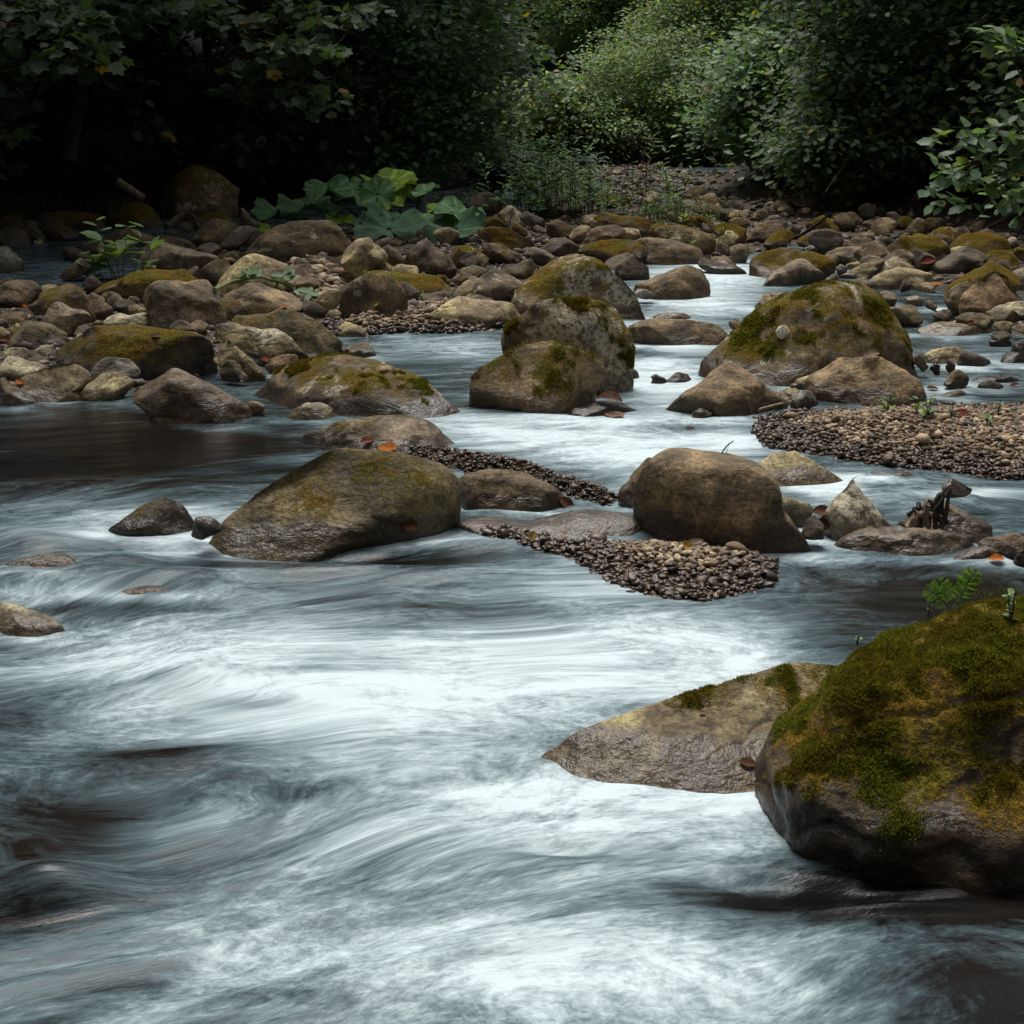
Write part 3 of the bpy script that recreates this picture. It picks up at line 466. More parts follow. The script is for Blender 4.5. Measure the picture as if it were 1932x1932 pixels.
('Z2','boulder','broad greenish boulder left of the stream, behind a lower one','-180,1160 -100,1130 0,1120 150,1110 240,1110 290,1075 400,1066 500,1080 620,1150 700,1200 740,1270 737,1350 700,1405 560,1425 450,1405 200,1310 0,1240 -150,1226','olive mo=.32 k=.55 p=.7'),
('Z2','boulder','low lichen spotted boulder in front of the broad greenish boulder','-180,1210 -100,1180 50,1200 200,1220 320,1260 430,1310 490,1380 492,1425 400,1445 200,1435 50,1405 -100,1325','olive li=.4 k=.5 sh=.5'),
('Z1','boulder','smooth sandy boulder by the small brown pool on the left','1545,1560 1600,1510 1690,1495 1780,1540 1860,1610 1922,1690 1900,1733 1780,1745 1650,1705 1560,1660','tan mo=.1 p=.8'),
('Z1','stone','small brown stone standing in the small brown pool','1590,1745 1620,1670 1680,1640 1730,1660 1752,1720 1800,1775 1620,1783','brown we=.2'),
('Z2','rock','reddish brown two lobed rock left of the broad mossy crowned boulder','175,1505 220,1440 310,1410 380,1410 422,1440 390,1485 310,1563 220,1545','rust'),
('Z2','rock','dark grey rock at the edge of the mid stream pool','700,1395 770,1360 850,1325 900,1320 960,1360 987,1400 970,1445 850,1435 720,1416','grey we=.15'),
('Z1','boulder','long flat topped dark slab boulder with a mossy top on the left bank','400,1645 450,1540 510,1440 560,1400 700,1385 1000,1395 1200,1430 1400,1450 1500,1500 1560,1560 1577,1640 1560,1740 1450,1763 1200,1735 1000,1715 700,1690 560,1683','dark mo=.5 k=.5 p=.6 sh=.5 f=4'),
('Z1','boulder','angular brown boulder with a jagged underside on the left bank','1030,1190 1060,1120 1130,1070 1250,1065 1340,1090 1480,1060 1530,1110 1580,1180 1642,1280 1640,1385 1570,1414 1420,1375 1240,1375 1110,1315 1060,1265','brown f=6 am=1.2 mo=.08 p=.7'),
('Z1','boulder','long moss topped boulder behind the angular brown boulder','680,1140 760,1080 880,1040 990,995 1100,985 1250,1000 1400,1005 1540,1010 1582,1050 1592,1140 1400,1170 1000,1205 800,1185','brown mo=.5 k=.5'),
('Z1','boulder','sloping boulder with a yellow moss fringe on the left bank','200,1240 290,1200 330,1150 420,1100 520,1090 590,1130 630,1190 682,1290 660,1355 560,1340 400,1290 300,1285','brown mo=.42 k=.6'),
('Z1','boulder','grey speckled boulder in front of the moss fringed sloping boulder','285,1400 310,1300 370,1230 420,1220 520,1270 620,1290 657,1330 650,1385 560,1410 480,1465 350,1445','grey li=.5 k=.6'),
('Z1','boulder','smooth rounded brown boulder at the left edge of the bank','-40,1190 -10,1110 30,1080 120,1060 200,1065 270,1110 302,1160 250,1205 200,1243 50,1215','brown p=.78'),
('Z1','rock','flat brown stone low at the left edge under the rounded boulder','-30,1340 60,1290 150,1290 192,1320 180,1353 100,1373 0,1373','brown'),
('Z1','rock','wrinkled brown rock below the grey speckled boulder','45,1510 120,1430 180,1370 280,1360 380,1410 482,1470 430,1543 300,1535 150,1543','olive f=5'),
('Z1','rock','tan rock cut by the left edge beside the wrinkled brown rock','-60,1470 0,1400 40,1420 82,1460 40,1493 -30,1495','tan'),
('Z1','stone','square ochre stone near the left edge','73,1435 80,1362 120,1360 162,1400 120,1443','tan p=.7'),
('Z1','stone','dark grey stone at the very left edge next to the square ochre stone','-30,1425 10,1340 70,1370 75,1425','grey'),
('Z1','rock','flat whitish rock between the grey speckled boulder and the dark slab','745,1345 770,1305 850,1300 940,1322 1020,1305 1090,1320 1127,1395 980,1400 850,1385 750,1385','pale k=.6'),
('Z1','stone','small rounded stone above the flat whitish rock, topmost of three','725,1215 750,1160 800,1145 860,1170 882,1200 820,1253 750,1253','brown'),
('Z1','stone','dark rounded stone in the middle of three above the flat whitish rock','820,1255 860,1210 920,1200 980,1220 1012,1252 930,1303 850,1294','dark'),
('Z1','stone','pale brown stone, rightmost of three above the flat whitish rock','912,1298 940,1250 990,1240 1062,1280 1065,1305','brown'),
('Z1','rock','leaning smooth brown rock left of the three rounded stones','618,1200 680,1150 740,1160 760,1220 822,1280 780,1324 700,1315 640,1250','brown'),
('Z1','rock','brown angular stone behind the right end of the dark slab','1218,1430 1260,1370 1320,1350 1380,1390 1432,1442 1300,1455','brown p=.95'),
('Z1','stone','reddish oval stone right of the brown angular stone','1355,1395 1420,1355 1480,1360 1518,1400 1480,1443 1410,1440','rust'),
('Z1','rock','light wet flat rock at the left edge of the calm pool','-80,1760 -40,1610 80,1610 200,1650 332,1680 260,1730 120,1785 0,1780','pale we=.25 k=.5 sh=.7'),
('Z1','boulder','flat tan boulder at the left edge above the dark pool','90,1790 200,1730 340,1690 430,1665 560,1680 640,1720 672,1770 600,1833 560,1873 350,1885 180,1875 100,1835','tan k=.5 sh=.7 we=.12'),
('Z1','rock','blue grey crusted rock in front of the dark slab boulder','660,1725 720,1650 770,1620 880,1620 950,1660 1002,1710 1022,1745 900,1780 750,1780','blue li=.15'),
('Z1','boulder','oval brown boulder at the water edge right of the flat tan boulder','545,1915 600,1850 680,1790 760,1740 900,1730 980,1740 992,1800 960,1865 880,1925 780,1955 560,1955','tan we=.15 k=.6 p=.78'),
('M1','boulder','wet glinting boulder sloping into the dark calm pool','740,110 770,30 850,0 1000,-30 1130,0 1240,60 1330,130 1380,200 1402,265 1300,285 1100,290 1000,275 900,215 800,175','brown we=.5 li=.15 k=.55 sh=.5 mo=.12'),
('M1','rock','black wet rock at the left edge of the calm pool','-90,130 -30,30 20,20 80,60 150,110 202,150 205,188 0,195 -60,185','dark we=.4 f=5'),
('M1','stone','small dark stone between the wet glinting boulder and the broad mossy crowned boulder','1360,195 1380,155 1440,165 1478,190 1450,223 1390,233','brown we=.4'),
('Z1','stone','little brown stone before the left end of the dark slab','618,1700 640,1672 690,1668 712,1690 670,1722','brown'),
('Z1','stone','pale stone in the puddle left of the dark slab, the larger one','15,1595 100,1550 190,1558 232,1610 120,1625','pale we=.3'),
('Z1','stone','pale stone in the puddle left of the dark slab, beside its left end','238,1565 320,1530 400,1530 412,1565 330,1583','pale we=.3'),
# --- left back, under the dark trees
('Z1','boulder','huge blocky dark boulder with a mossy crown under the dark left trees','1180,540 1170,400 1200,310 1280,260 1360,230 1430,228 1540,250 1650,260 1710,290 1742,340 1747,450 1735,580 1690,625 1500,630 1300,610 1210,600','brown mo=.4 li=.3 k=.6 p=.55'),
('Z1','boulder','dark domed mossy boulder left of the huge blocky boulder','770,620 830,560 900,520 980,495 1060,510 1110,550 1150,610 1182,680 1100,700 850,700','dark mo=.5'),
('Z1','boulder','long low mossy boulder in the shade at the left','250,640 280,580 400,560 520,560 650,580 740,600 767,640 750,690 600,690 400,680','dark mo=.4 k=.5'),
('Z1','rock','rounded dark rock with a moss cap beside the dark left pool','308,700 380,650 430,645 500,680 560,720 582,755 480,785 360,775','dark mo=.4'),
('Z1','rock','dark grey rock left of the moss capped rock by the dark left pool','110,710 180,640 260,630 292,680 345,785 240,795 150,790','dark'),
('Z1','rock','black shining rock at the left edge of the dark left pool','-40,790 20,690 120,680 190,710 227,760 222,815 60,825','dark we=.3'),
('Z1','rock','mossy dim rock at the left edge under the grassy bank','-40,670 40,600 120,590 192,640 150,690 30,700','dark mo=.6'),
('Z1','rock','grass grown mound at the far left edge under the trees','-60,600 0,520 60,500 150,520 242,590 190,645 0,640','dark mo=.8'),
('Z1','rock','smooth light brown rock in front of the huge blocky boulder','1388,770 1430,690 1500,630 1570,615 1660,640 1742,680 1700,735 1580,795 1450,795','brown li=.1'),
('Z1','rock','mossy rock between the huge blocky boulder and the light brown rock','1405,680 1440,590 1520,560 1600,560 1670,600 1702,645 1550,670 1430,700','dark mo=.4'),
('Z1','rock','grey rock beneath the grey driftwood root','1590,830 1650,750 1700,690 1790,665 1852,690 1810,770 1700,825 1650,835','grey'),
('Z1','stone','reddish stone between the light brown rock and the grey rock','1585,800 1640,740 1682,742 1662,805','rust'),
('Z1','rock','shiny red brown wet stone in the trickle below the light brown rock','1425,865 1460,800 1530,790 1600,820 1613,870 1530,895 1450,885','rust we=.6'),
('Z1','rock','dark mossy edged rock beside the left pool behind the flowering plant','718,790 780,740 860,700 960,690 1060,740 1132,770 1050,815 900,835','brown mo=.25'),
('Z1','rock','dim brown rock right of the mossy edged rock','1088,770 1150,740 1230,740 1310,740 1400,790 1432,830 1410,875 1300,865 1180,810','dark'),
('Z1','boulder','wide grey slanting slab right of the flowering plant','1010,860 1060,790 1100,780 1250,830 1400,880 1592,940 1400,990 1120,995 1040,930','grey k=.5 sh=.7'),
('Z1','rock','dark rock in the left pool behind the flowering plant','450,880 490,830 540,825 600,880 680,900 722,930 600,940 480,930','dark'),
('Z1','stone','black stone behind the dark rock of the left pool','550,820 600,790 700,800 732,860 600,870','dark'),
('Z1','rock','bluish rock at the left edge beside the dark left pool','-60,1000 -30,850 0,820 60,830 130,900 167,970 150,1005 30,1010','blue we=.2'),
('Z1','rock','low dark rock between the left pool and the fallen leaves','430,1030 500,950 590,920 672,950 620,1010 480,1040','dark'),
('Z1','stone','flat dark stone at the left edge behind the rounded boulder','-20,1070 60,1045 132,1060 80,1090 0,1090','dark'),
('Z1','stone','tan stone behind the moss fringed sloping boulder','288,1125 350,1090 422,1100 400,1140 330,1145','tan'),
('Z1','stone','bluish shiny stone behind the light brown rock','1278,665 1340,645 1392,670 1382,723 1300,705','blue we=.4'),
('Z1','stone','dark angular stone below the leaning broken branch','1190,735 1240,700 1292,720 1262,755','dark'),
('Z2','rock','grey rounded rock half hidden behind the left butterbur leaves','300,350 400,280 500,262 570,280 602,320 580,360 400,365','grey'),
('Z2','boulder','dark layered rock outcrop under the front butterbur leaves','1170,770 1180,690 1250,620 1350,560 1450,620 1540,720 1575,780 1530,835 1400,838 1250,800','dark f=6 am=1.3 p=.85'),
('Z2','stone','square layered stone at the foot of the dark outcrop','1193,800 1200,750 1300,750 1322,790 1310,822 1220,822','brown p=.6'),
('Z2','rock','pale wood coloured rock with yellow moss right of the dark outcrop','1530,690 1600,620 1700,630 1805,710 1765,755 1600,765','tan mo=.4'),
('Z2','rock','tan rock in front of the flat brown rock left of the purplish rock','1538,990 1600,890 1680,870 1720,890 1724,940 1620,1005','tan'),
('Z2','stone','greenish striped stone above the wide sandy slab','1605,1010 1680,960 1800,960 1843,1020 1700,1020','olive mo=.2'),
('Z2','stone','small tan stone right of the rounded grey rock','1296,975 1320,950 1360,950 1393,972 1340,1003','tan'),
('Z2','stone','smooth grey stone below the long moss topped boulder','1295,1045 1380,970 1470,950 1523,980 1440,1045 1340,1050','grey'),
('Z2','stone','flat orange brown stone at the left of the pebble beach','705,1215 780,1172 860,1200 905,1228 760,1235','tan'),
('Z2','rock','flat tan stone at the water edge of the pebble beach','928,1230 1000,1195 1150,1190 1213,1220 1170,1255 960,1245','tan'),
('Z2','stone','dark stone at the left of the small gravel patch by the lying stick','383,790 400,725 430,740 443,785','grey'),
('Z2','stone','brown stone at the left of the small gravel patch','368,825 420,780 470,820 443,837 400,842','grey'),
('Z2','rock','smooth shaded rock beneath the lying stick','400,780 440,720 560,700 690,705 700,780 560,785','dark p=.65'),
('Z2','stone','flat pale stone at the lower edge of the small gravel patch','545,965 620,945 715,930 720,970 600,985','pale'),
('Z1','stone','brown stone at the lower right of the angular brown boulder','1640,1320 1660,1270 1690,1262 1707,1310 1670,1325','brown'),
]
# ---------------------------------------------------------------- land outlines in world metres (from points of the photograph)
def world_poly(zm, pts): return np.array([hit(u, v)[:2] for u, v in px(zm, pts)])
LAND = [world_poly('O', [(-260,555),(0,548),(150,540),(290,500),(330,470),(420,445),(600,420),(900,415),(1000,440),(1180,488),(1180,520),(1170,580),(1000,600),(940,618),(800,626),(650,632),(640,660),(560,690),(500,716),(420,738),(300,752),(120,760),(0,768),(-300,780)]),
        world_poly('O', [(880,470),(1180,488),(1230,492),(1420,494),(1500,470),(1600,500),(1700,540),(1740,560),(1800,560),(2000,570),(2300,560),(2300,400),(1500,378),(1380,335),(1300,318),(1180,312),(1060,316),(1020,340),(980,380),(880,420)]),
        world_poly('O', [(1690,620),(1760,600),(1900,590),(2200,590),(2200,640),(1900,650),(1860,640)])]
BAR_R = world_poly('O', [(1424,812),(1440,790),(1500,778),(1600,776),(1720,772),(1840,768),(1932,766),(2100,780),(2150,860),(2040,905),(1932,905),(1860,900),(1770,888),(1690,882),(1600,868),(1530,855),(1440,842)])
BAR_F = world_poly('O', [(905,1000),(960,1000),(1060,1022),(1180,1030),(1240,1028),(1400,1044),(1462,1062),(1452,1092),(1410,1112),(1330,1132),(1280,1134),(1220,1118),(1150,1092),(1090,1052),(1000,1028),(930,1012)])
BAR_S = world_poly('O', [(645,838),(690,835),(760,845),(850,856),(960,872),(1010,882),(1060,905),(1120,920),(1165,940),(1140,955),(1090,940),(1030,912),(960,892),(880,892),(820,872),(720,856)])
BAR_M = world_poly('O', [(620,605),(700,590),(800,585),(960,590),(960,618),(860,628),(760,630),(640,634)])
BAR_P = world_poly('O', [(550,505),(640,500),(645,540),(610,562),(560,545)])
VALLEY = np.array([(-2.6,-3),(-2.7,3),(-3.0,6),(-4.4,9.0),(-4.0,11.0),(-2.6,12.0),(-1.2,13.0),(-.3,14.2),(0.2,16),(0.6,18),(1.0,19.5),(2.2,19.5),(2.3,18),(2.2,16.5),(2.0,14.5),(2.3,13),(3.0,11.8),(4.4,10.4),(4.0,8),(3.3,5),(3.0,1),(3.0,-3)])
def sdf(poly, X, Y):                            # signed distance, positive inside
    P = np.column_stack([X, Y]); d = np.full(len(P), 1e9); ins = np.zeros(len(P), bool); n = len(poly)
    for i in range(n):
        a, b = poly[i], poly[(i+1) % n]; e = b-a; w = P-a
        t = np.clip((w@e)/(e@e+1e-12), 0, 1); q = w-t[:, None]*e; d = np.minimum(d, (q**2).sum(1))
        c1 = (a[1] <= P[:, 1]) & (b[1] > P[:, 1]); c2 = (a[1] > P[:, 1]) & (b[1] <= P[:, 1]); cr = e[0]*w[:, 1]-e[1]*w[:, 0]
        ins ^= (c1 & (cr > 0)) | (c2 & (cr < 0))
    return np.where(ins, np.sqrt(d), -np.sqrt(d))
def terrain(X, Y):
    X = np.asarray(X, float); Y = np.asarray(Y, float); w = W(Y)
    P3 = np.column_stack([X, Y, np.zeros_like(X)])
    h = -.16+.03*fbm(P3*1.3, 3)
    for p in LAND:
        s = sdf(p, X, Y); h = np.maximum(h, -.16+.172*sstep(-.25, .25, s)+.014*fbm(P3*2.1+5, 3)*sstep(-.2, .3, s))
    for p, up, wd in ((BAR_R, .045, .34), (BAR_F, .036, .17), (BAR_S, .018, .05), (BAR_M, .05, .2), (BAR_P, .07, .2)):
        s = sdf(p, X, Y); q = -.10+.106*sstep(-.10, .015, s)+up*sstep(0, wd, s)+.008*noise(P3*7)*sstep(0, .1, s)
        h = np.where(s > -.10, np.maximum(h, q), h)
    s = -sdf(VALLEY, X, Y)
    k = np.where(Y > 18, .20, .16+.26*sstep(.8, 2.5, s))
    h = h+np.where(s > 0, np.minimum(k*s, 9)+.18*fbm(P3*.7, 3)*sstep(0, 1.5, s)+.15*sstep(0, .6, s), 0)
    return w+h

def fan(y0, y1, nr, nc, half):
    ys = np.exp(np.linspace(math.log(y0), math.log(y1), nr)); t = np.linspace(-1, 1, nc)
    YY, TT = np.meshgrid(ys, t, indexing='ij'); XX = TT*half(YY)
    i = np.arange(nr-1)[:, None]*nc+np.arange(nc-1)[None, :]; i = i.ravel()
    return XX.ravel(), YY.ravel(), np.column_stack([i, i+1, i+nc+1, i+nc])

# ground, bed of the stream and wooded slopes: one sheet
t = NT('silt_and_soil'); tc = t.n('ShaderNodeTexCoord'); P = tc.outputs['Object']
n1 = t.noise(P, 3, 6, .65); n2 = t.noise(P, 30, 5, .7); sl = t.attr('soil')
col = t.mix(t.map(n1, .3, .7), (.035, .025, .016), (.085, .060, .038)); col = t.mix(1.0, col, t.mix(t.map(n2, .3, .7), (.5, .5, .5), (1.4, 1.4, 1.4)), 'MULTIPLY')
dk = t.mix(t.map(n2, .35, .65), (.004, .0035, .0025), (.014, .011, .006))  # near-black slope earth holds the wood's shade in its colour
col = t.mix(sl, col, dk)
M_GROUND = t.done(t.principled(col, .85, t.bump(t.math('ADD', n1, n2), .7, .03), .25))
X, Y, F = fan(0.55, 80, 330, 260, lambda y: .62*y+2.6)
Z = terrain(X, Y); soil_shade = sstep(-.1, .4, -sdf(VALLEY, X, Y))
tag(mk('ground', np.column_stack([X, Y, Z]), F, M_GROUND, attrs={'soil': soil_shade}), 'dark silty stream bed and shaded wooded slopes under stones and trees', 'ground', kind='structure')
# the ground behind the camera
X2 = np.array([-14, 14, 14, -14]); V = np.array([(-30, -30, -.25), (30, -30, -.25), (30, .56, -.25), (-30, .56, -.25)])
gx, gy = np.meshgrid(np.linspace(-30, 30, 60), np.linspace(-30, .58, 40)); gx, gy = gx.ravel(), gy.ravel()
i = (np.arange(39)[:, None]*60+np.arange(59)[None, :]).ravel()
tag(mk('bank_ground', np.column_stack([gx, gy, np.minimum(terrain(gx, gy)-.05, 3)]), np.column_stack([i, i+1, i+61, i+60]), M_GROUND, attrs={'soil': np.ones(len(gx))}), 'dark earth of the near bank out of view', 'ground', kind='structure')

# ---------------------------------------------------------------- water
def patches(X, Y, L):
    out = np.zeros_like(X)
    for (u, v, ru, rv, a) in L:
        c = hit(u, v); s = c[1]*HALF/966; rx = ru*s
        ya = hit(u, v-rv*.9)[1]; yb = hit(u, v+rv*.9)[1] if v+rv*.9 < 2300 else c[1]-.3; ry = max((ya-yb)/2, .01)
        q = ((X-c[0])/rx)**2+((Y-c[1])/ry)**2; out += a*np.exp(-q)
    return out
FOAM_SHEEN = [(1250,1215,330,120,.36),(1420,1290,330,90,.26),(900,1260,330,120,.26),(700,1330,500,140,.30),(1150,1540,360,110,.45),(1020,1820,480,150,.48),(1250,1480,250,60,.30),  # bright centre patches also paint in the sky's reflection
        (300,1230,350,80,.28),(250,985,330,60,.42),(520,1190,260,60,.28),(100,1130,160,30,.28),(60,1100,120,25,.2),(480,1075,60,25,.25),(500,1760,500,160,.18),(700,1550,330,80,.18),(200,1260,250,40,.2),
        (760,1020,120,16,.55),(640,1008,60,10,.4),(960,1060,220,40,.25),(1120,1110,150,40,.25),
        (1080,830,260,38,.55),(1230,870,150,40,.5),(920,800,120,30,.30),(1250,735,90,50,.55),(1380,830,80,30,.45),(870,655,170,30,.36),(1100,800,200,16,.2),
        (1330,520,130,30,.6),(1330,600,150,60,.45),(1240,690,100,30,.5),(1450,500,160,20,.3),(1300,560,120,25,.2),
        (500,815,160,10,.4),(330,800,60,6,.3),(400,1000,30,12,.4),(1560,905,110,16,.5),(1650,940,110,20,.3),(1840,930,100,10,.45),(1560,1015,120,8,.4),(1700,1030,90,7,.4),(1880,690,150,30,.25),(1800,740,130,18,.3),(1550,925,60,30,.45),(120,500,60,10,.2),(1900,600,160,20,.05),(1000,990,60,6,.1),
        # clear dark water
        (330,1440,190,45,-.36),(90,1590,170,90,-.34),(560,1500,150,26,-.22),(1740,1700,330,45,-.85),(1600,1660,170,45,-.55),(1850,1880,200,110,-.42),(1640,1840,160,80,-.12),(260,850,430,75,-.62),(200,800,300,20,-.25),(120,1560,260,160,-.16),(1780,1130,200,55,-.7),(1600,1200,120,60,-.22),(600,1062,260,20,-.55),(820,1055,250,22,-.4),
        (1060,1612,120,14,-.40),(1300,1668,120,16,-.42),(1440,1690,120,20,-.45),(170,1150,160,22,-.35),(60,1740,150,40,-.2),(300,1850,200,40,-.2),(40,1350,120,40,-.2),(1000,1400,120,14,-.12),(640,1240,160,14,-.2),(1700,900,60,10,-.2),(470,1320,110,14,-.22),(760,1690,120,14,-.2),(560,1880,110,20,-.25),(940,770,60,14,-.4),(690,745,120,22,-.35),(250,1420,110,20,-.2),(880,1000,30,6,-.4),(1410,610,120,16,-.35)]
X, Y, F = fan(0.9, 18.0, 760, 540, lambda y: .42*y+1.5)
P3 = np.column_stack([X, Y, np.zeros_like(X)])
rapid = np.clip(sstep(4.3, 3.1, Y)*(.35+.75*sstep(.3, -.9, X))+.06, 0, 1)
# swirling course of the current: coordinates along it (fa) and across it (fc)
wx = fbm(P3*np.array([.9, 1.1, 1])+3, 3); wy = fbm(P3*np.array([.8, 1.3, 1])+31, 3); wz = noise(P3*np.array([2.6, 3.2, 1])+57)
fa = X+.35*wx; fc = Y+.20*wy*(.35+rapid)-.16*X+.045*wz*(.3+rapid)+.05*X*X
fa = fa+.12*wz
wave = .010*noise(np.column_stack([fa*1.4, fc*4.2, fa*0]))+.009*noise(np.column_stack([fa*2.4+9, fc*9, fa*0]))+.006*noise(np.column_stack([fa*4+3, fc*26, fa*0]))
Z = W(Y)+rapid*wave+.0022*noise(np.column_stack([fa*3, fc*16, fa*0]))*sstep(9, 5, Y)
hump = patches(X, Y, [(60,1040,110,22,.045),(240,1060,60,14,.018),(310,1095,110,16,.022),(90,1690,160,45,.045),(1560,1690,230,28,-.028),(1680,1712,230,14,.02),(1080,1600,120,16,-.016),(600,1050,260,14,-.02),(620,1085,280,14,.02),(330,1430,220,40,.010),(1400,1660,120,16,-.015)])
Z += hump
foam_sheen = .54+.10*sstep(2.0, 4.0, Y)*0+patches(X, Y, FOAM_SHEEN)
foam_sheen = np.where(Y > 4.6, foam_sheen-.06, foam_sheen)
RING, PILE = [], []                             # veils of foam with painted contact shadow, and swollen water where current meets stone
for zm_, kd_, lb_, ps_, op_ in ROCKS:
    q_ = np.array(px(zm_, [tuple(map(float, s.split(','))) for s in ps_.split()])); a0, a1, b1 = q_[:, 0].min(), q_[:, 0].max(), q_[:, 1].max(); c_ = hit((a0+a1)/2, b1)
    if b1 < 560 or a1-a0 < 40 or max(float(sdf(p_, np.array([c_[0]]), np.array([c_[1]]))[0]) for p_ in LAND) > .05: continue
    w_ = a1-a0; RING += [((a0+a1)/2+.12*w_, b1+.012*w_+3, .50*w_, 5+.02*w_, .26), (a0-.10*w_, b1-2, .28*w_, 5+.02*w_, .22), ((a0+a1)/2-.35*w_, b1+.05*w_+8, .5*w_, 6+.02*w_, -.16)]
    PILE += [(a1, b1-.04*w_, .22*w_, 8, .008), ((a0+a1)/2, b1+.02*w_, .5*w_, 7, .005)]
foam_sheen += patches(X, Y, RING); Z += patches(X, Y, PILE)
foam_sheen += .22*noise(np.column_stack([fa*1.1+4, fc*3.1, fa*0+5]))*sstep(5.5, 3.0, Y)+.8*np.clip(wave, -.05, .05)*rapid*2.2
t = NT('stream_water'); uvn = t.n('ShaderNodeUVMap', uv_map='flow'); Q = uvn.outputs[0]
def sv(a, b):
    m = t.n('ShaderNodeMapping'); m.inputs['Scale'].default_value = (a, b, 1); t.put(m.inputs[0], Q); return m.outputs[0]
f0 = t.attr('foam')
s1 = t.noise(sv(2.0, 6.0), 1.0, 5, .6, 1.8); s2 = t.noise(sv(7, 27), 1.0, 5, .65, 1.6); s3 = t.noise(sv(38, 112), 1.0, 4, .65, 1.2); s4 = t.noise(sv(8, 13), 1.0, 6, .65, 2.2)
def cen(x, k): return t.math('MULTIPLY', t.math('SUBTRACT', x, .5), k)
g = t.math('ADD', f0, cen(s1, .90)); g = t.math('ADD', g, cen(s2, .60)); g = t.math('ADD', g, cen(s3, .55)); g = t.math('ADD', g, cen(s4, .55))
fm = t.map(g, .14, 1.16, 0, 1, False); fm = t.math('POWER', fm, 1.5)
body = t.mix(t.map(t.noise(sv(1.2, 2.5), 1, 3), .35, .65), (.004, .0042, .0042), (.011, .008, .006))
silk = t.mix(t.map(g, .5, 1.15), (.23, .35, .395), (.55, .64, .67))  # silk colour holds painted sky reflection and a teal tint for shaded water
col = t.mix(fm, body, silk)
hgt = t.math('ADD', t.math('MULTIPLY', s2, .7), t.math('MULTIPLY', s3, .35))
nrm = t.bump(hgt, .16, .012)
rr = t.map(fm, 0.02, .6, .10, .6)
M_WATER = t.done(t.principled(col, rr, nrm, .17, **{'IOR': 1.33}))
tag(mk('water', np.column_stack([X, Y, Z]), F, M_WATER, attrs={'foam': np.clip(foam_sheen, 0, 1.1)}, uv=np.column_stack([fa, fc])), 'silky white and dark brown water of the fast running stream', 'water', kind='structure')
# ---------------------------------------------------------------- stones
def star(poly, c, n=256):
    """largest distance from c to the outline for n directions"""
    th = np.linspace(-math.pi, math.pi, n, endpoint=False); D = np.column_stack([np.cos(th), np.sin(th)])
    r = np.zeros(n); m = len(poly)
    for i in range(m):
        a = poly[i]-c; b = poly[(i+1) % m]-c; e = b-a
        den = D[:, 0]*e[1]-D[:, 1]*e[0]; den = np.where(np.abs(den) < 1e-12, 1e-12, den)
        tt = (a[0]*e[1]-a[1]*e[0])/den; ss = (a[0]*D[:, 1]-a[1]*D[:, 0])/den
        ok = (tt > 0) & (ss >= -1e-6) & (ss <= 1+1e-6); r = np.where(ok, np.maximum(r, tt), r)
    bad = r <= 0
    if bad.any(): r[bad] = np.interp(np.where(bad)[0], np.where(~bad)[0], r[~bad])
    k = np.array([1, 3, 5, 3, 1])/13.0; rr = np.concatenate([r[-2:], r, r[:2]])
    return np.convolve(rr, k, 'valid')
class Shape:
    def __init__(s, poly, D, p, sh, nf, am, seed, pl=(), yaw=0.0):
        s.yaw = yaw
        s.g = np.random.default_rng(seed); s.r = star(poly, np.zeros(2)); s.D = D; s.p = p; s.sh = sh; s.am = am; s.seed = seed
        s.size = float(np.mean(s.r)); s.off = s.g.uniform(0, 90, 3)
        base = s.raw(ico(3)[0]); s.pl = []
        for i in range(nf*2):
            fr = i < nf
            n = np.array([s.g.uniform(-.9, .9), -s.g.uniform(.25, 1) if fr else s.g.uniform(.2, 1), s.g.uniform(-.25, 1.0)]); n /= np.linalg.norm(n)
            s.pl.append((n, (base@n).max()*s.g.uniform(.58, .86)))
        for n, k in pl: n = np.array(n)/np.linalg.norm(n); s.pl.append((n, (base@n).max()*k))
    def raw(s, d):
        c = np.sqrt(d[:, 0]**2+d[:, 2]**2); th = np.arctan2(d[:, 2], d[:, 0])
        q = (th+math.pi)/(2*math.pi)*len(s.r); i = np.floor(q).astype(int); f = q-i
        r = s.r[i % len(s.r)]*(1-f)+s.r[(i+1) % len(s.r)]*f
        cc = np.clip(c, 0, 1)**s.p; y = np.sign(d[:, 1])*np.abs(d[:, 1])**s.p*s.D
        z = r*cc*np.where(c > 1e-9, d[:, 2]/np.maximum(c, 1e-9), 0); x = r*cc*np.where(c > 1e-9, d[:, 0]/np.maximum(c, 1e-9), 0)
        return np.column_stack([x, y+s.sh*z+s.yaw*x, z])
    def verts(s, d, oct=6):
        P = s.raw(d)
        for n, k in s.pl:
            e = P@n-k; w = .032*s.size; sp = w*np.logaddexp(0, e/w); P = P-np.outer(sp*.94, n)
        q = P/s.size
        a = .075*s.am*s.size
        P = P+d*(a*fbm(q*1.5+s.off, oct, 2.0, .47))[:, None]
        cr = 1-np.abs(noise(q*np.array([1.3, 1.3, 2.4])+s.off+40)+.25*noise(q*4+s.off)); cr = np.clip((cr-.86)/.14, 0, 1)**2
        P = P-d*(.014*s.am*s.size*cr)[:, None]
        return P
ROCK_OBJ = []; GROUP_R = {'boulder': 'boulders in and beside the stream', 'rock': 'middle sized rocks among the boulders', 'stone': 'small stones between the boulders'}
